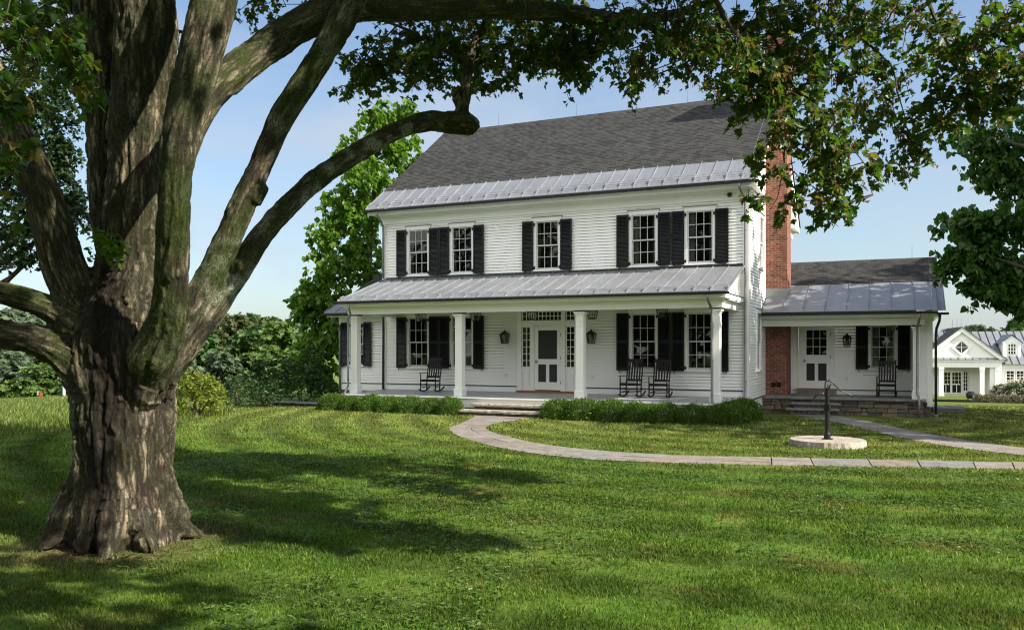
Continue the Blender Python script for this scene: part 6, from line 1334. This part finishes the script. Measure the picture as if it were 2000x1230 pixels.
adoor(-1.38, -.44); adoor(-.44, .5); apanes(.64, .96, .45, 2.25, 2.36, 2, 5, 'sidelight')
apanes(3.9, 4.5, 1.25, 2.4, .55, 2, 4); apanes(4.75, 5.3, 1.25, 2.4, .55, 2, 4); apanes(6.2, 7.0, 1.25, 2.4, .55, 2, 4)
for w0, nm, mt, yy in ((.88, 'window', 'trim', -.06),):
    k = MB(); cz = 4.62; o_ = w0; i_ = .60
    for a in range(4):
        c1 = [(0, -1), (1, 0), (0, 1), (-1, 0)][a]; c2 = [(1, 0), (0, 1), (-1, 0), (0, -1)][a]
        k.add([(c1[0] * o_, yy, cz + c1[1] * o_), (c2[0] * o_, yy, cz + c2[1] * o_), (c2[0] * i_, yy, cz + c2[1] * i_), (c1[0] * i_, yy, cz + c1[1] * i_), (c1[0] * o_, .04, cz + c1[1] * o_), (c2[0] * o_, .04, cz + c2[1] * o_), (c2[0] * i_, .04, cz + c2[1] * i_), (c1[0] * i_, .04, cz + c1[1] * i_)], [(0,1,2,3), (0,4,5,1), (3,2,6,7), (1,5,6,2)])
    k.box(-.02, .02, -.03, .02, cz - i_, cz + i_); k.box(-i_, i_, -.029, .02, cz - .02, cz + .02)
    o = ap(k, nm, mt); g = MB(); g.quad((0, .01, cz - i_), (i_, .01, cz), (0, .01, cz + i_), (-i_, .01, cz)); g.build('glass_pane', M['paneblack'], o)
# roofs
k = MB(); sl = 1.22
for s in (-1, 1): k.add([(s * 3.85, -.3, 3.42), (s * 3.85, 6.5, 3.42), (0, 9.0, 6.52), (0, -.3, 6.52), (s * 3.85, -.3, 3.34), (s * 3.85, 6.5, 3.34), (0, 9.0, 6.44), (0, -.3, 6.44)], [(0,1,2,3), (7,6,5,4), (0,3,7,4), (0,4,5,1)])
k.quad((-3.6, -.25, 3.43), (3.6, -.25, 3.43), (3.6, .02, 3.62), (-3.6, .02, 3.62))
k.add([(-12, 0.2, 3.05), (14, .2, 3.05), (14, 5.0, 6.2), (-12, 5.0, 6.2), (14, 9.8, 3.05), (-12, 9.8, 3.05)], [(0,1,2,3), (3,2,4,5)])
o = ap(k, 'roof', 'metal'); s_ = MB()
for i in range(42): x = -11.8 + i * .62; s_.bar((x, .2, 3.08), (x, 5.0, 6.23), .04, .06)
for s in (-1, 1):
    for i in range(12): y = -.25 + i * .62; s_.bar((s * 3.85, y, 3.45), (0, y, 6.55), .04, .06)
for i in range(12): x = -3.4 + i * .62; s_.bar((x, -.25, 3.45), (x, .02, 3.64), .03, .05)
s_.build('standing_seam', M['gutter'], o)
dm = MB(); dm.box(3.75, 5.3, 1.3, 4.5, 3.7, 5.05); dm.poly([(3.65, 1.28, 5.05), (5.4, 1.28, 5.05), (4.52, 1.28, 5.75)]); dm.box(3.8, 4.02, 1.24, 1.3, 3.72, 5.0); dm.box(5.03, 5.25, 1.24, 1.3, 3.72, 5.0); do = ap(dm, 'dormer', 'trim')
k = MB()
for s in (-1, 1): k.add([(4.52 + s * 1.02, 1.1, 4.98), (4.52 + s * 1.02, 4.2, 4.98), (4.52, 5.2, 5.85), (4.52, 1.1, 5.85)], [(0,1,2,3)])
k.build('dormer_roof', M['metal'], do); g = MB(); g.quad((4.2, 1.27, 3.95), (4.85, 1.27, 3.95), (4.85, 1.27, 4.95), (4.2, 1.27, 4.95)); wn = g.build('dormer_window', M['paneblack'], do)
k = MB()
for i in range(4): x = 4.2 + .65 * i / 3; k.box(x - .02, x + .02, 1.235, 1.265, 3.95, 4.95)
for i in range(4): z = 3.95 + i / 3; k.box(4.18, 4.87, 1.236, 1.264, z - .02, z + .02)
k.build('dormer_muntin', M['trim'], do)
k = MB(); k.tube([(3.6, -.1, 3.35), (3.5, .2, 3.0), (3.42, .5, 2.8), (3.42, .5, .1)], .05, 6); ap(k, 'downspout', 'pipe')
k = MB()
for x in (0.0, -1.8, 2.0): k = MB(); k.tube([(0, 2 + x, 6.5), (0, 2 + x, 7.4)], .012, 5); ap(k, 'lightning_rod', 'gutter')
pass
# planting, grill and bench in front of it
def gnd(px, py, d): b = at(px, py, d); b.z = float(ground_z(np.array([b.x]), np.array([b.y]))[0]); return b
M['hydrangea'] = mat_leaf('hydrangea_flowers', [(.62, .56, .46), (.70, .66, .55), (.55, .42, .36)], (1, 1, 1), .7, .25)
def hydrangea(px, d, w_, h, seed, label):
    b = gnd(px, 772, d); t = empty('hydrangea_bush', b); tag(t, label, 'shrub', 'hydrangeas before the outbuilding'); rg = np.random.default_rng(seed)
    me = make_bush(w_ / 2, w_ / 2.4, h, 1400, seed, size=.26); link_mesh('foliage', me, FARM[0], t)
    n = 44; u = rg.normal(0, 1, (n, 3)); u /= np.linalg.norm(u, axis=1, keepdims=True); u[:, 2] = abs(u[:, 2]); u[:, 1] = -abs(u[:, 1]) * .8; c = u * np.array([w_ / 2, w_ / 2.2, h]) * 1.27
    v = rg.normal(0, 1, (n * 26, 3)); v /= np.linalg.norm(v, axis=1, keepdims=True); P = np.repeat(c, 26, 0) + v * np.array([.15, .15, .2]); link_mesh('flower_heads', scatter_mesh('flower_heads', OVAL[0], OVAL[1], rot_from(v + .01, rg.normal(0, 1, v.shape)), P, .12 * rg.uniform(.7, 1.3, len(P))), M['hydrangea'], t)
hydrangea(1962, 76, 2.2, 1.5, 71, 'white flowering hydrangea next to the outbuilding porch corner'); hydrangea(1993, 75, 2.4, 1.7, 72, 'white flowering hydrangea at the right picture edge'); hydrangea(2030, 74, 2.4, 1.6, 73, 'white flowering hydrangea past the right picture edge')
M['lavender'] = mat_leaf('lavender_leaves', [(.16, .15, .09), (.13, .15, .08), (.19, .15, .10)], (1, 1, 1), .8, .2)
for i in range(9):
    b = gnd(1912 + i * 12, 776, 73); t = empty('lavender_plant', b); tag(t, 'low faded lavender clump in the border before the outbuilding', 'plant', 'lavender border'); me = make_bush(.42, .4, .55, 260, 80 + i, size=.22); link_mesh('foliage', me, M['lavender'], t)
b = gnd(1896, 772, 76); gr = empty('grill', b, .2); gr.scale = (.8, .8, .8); tag(gr, 'black domed barbecue grill before the outbuilding porch', 'grill')
k = MB(); k.lathe([(.38, .45), (.5, .7), (.52, .85)], n=14); k.build('firebox', M['iron'], gr); k = MB(); k.lathe([(.52, .86), (.48, 1.05), (.3, 1.2), (.05, 1.26)], n=14); k.build('lid', M['iron'], gr)
for i in range(4): k = MB(); a = i * 1.57 + .7; k.tube([(.5 * math.cos(a), .5 * math.sin(a), -.05), (.34 * math.cos(a), .34 * math.sin(a), .55)], .03, 6); k.build('leg', M['iron'], gr)
b = gnd(1924, 771, 78); be = empty('bench', b, .2); tag(be, 'small reddish bench under the outbuilding porch', 'bench')
k = MB(); k.bbox(-.55, .55, -.2, .2, .42, .5, .01); k.build('seat', M['wood'], be)
for x in (-.45, .45): k = MB(); k.bbox(x - .06, x + .06, -.18, .18, -.05, .42, .01); k.build('leg', M['wood'], be)

# ------------------------------------------------------------------ clover and fallen leaves on the lawn
rg = np.random.default_rng(91); n = 15000; d = np.sqrt(rg.uniform(5 ** 2, 16 ** 2, n)); r = rg.uniform(-.5, .72, n) ; x = d * (-SA + r * CA); y = d * (CA + r * SA)
cl = fbm(np.stack([x * .9, y * .9, x * 0 + 3], -1), 3); kp = (cl > .53) & ~in_poly(x, y, list(mainL) + list(mainR[::-1])); x, y = x[kp], y[kp]; P = np.stack([x, y, ground_z(x, y) + rg.uniform(.02, .05, len(x))], -1); P = np.repeat(P, 3, 0); a = np.tile(np.array([0, 2.1, 4.2]), len(x)) + np.repeat(rg.uniform(0, 6.28, len(x)), 3)
tip = np.stack([np.cos(a), np.sin(a), rg.normal(.1, .2, len(a))], -1); Mx = rot_from(tip, rg.normal(0, .25, (len(a), 3)) + np.array([0, 0, 1])); M['clover'] = mat_leaf('clover_leaves', [(.055, .115, .018), (.075, .14, .024), (.13, .18, .06)], (1.5, 1.6, .8), .4, .3)
co = link_mesh('clover', scatter_mesh('clover', OVAL[0], OVAL[1], Mx, P, .040 * rg.uniform(.6, 1.3, len(a))), M['clover']); tag(co, 'small clover leaves growing through the lawn', 'clover', kind='stuff')
n = 16; d = np.sqrt(rg.uniform(5.5 ** 2, 15 ** 2, n)); r = rg.uniform(-.6, .6, n); P = np.stack([d * (-SA + r * CA), d * (CA + r * SA), rg.uniform(.03, .05, n)], -1); a = rg.uniform(0, 6.28, n); M['deadleaf'] = mat_leaf('fallen_leaves', [(.22, .11, .05), (.30, .20, .10), (.15, .06, .03), (.34, .24, .15)], (1, 1, 1), .7, .2)
fo_ = link_mesh('fallen_leaves', scatter_mesh('fallen_leaves', MAPLE[0], MAPLE[1], rot_from(np.stack([np.cos(a), np.sin(a), rg.normal(0, .2, n)], -1), rg.normal(0, .3, (n, 3)) + np.array([0, 0, 1])), P, .07 * rg.uniform(.6, 1.3, n)), M['deadleaf']); tag(fo_, 'scattered brown fallen leaves on the lawn', 'fallen leaves', kind='stuff')
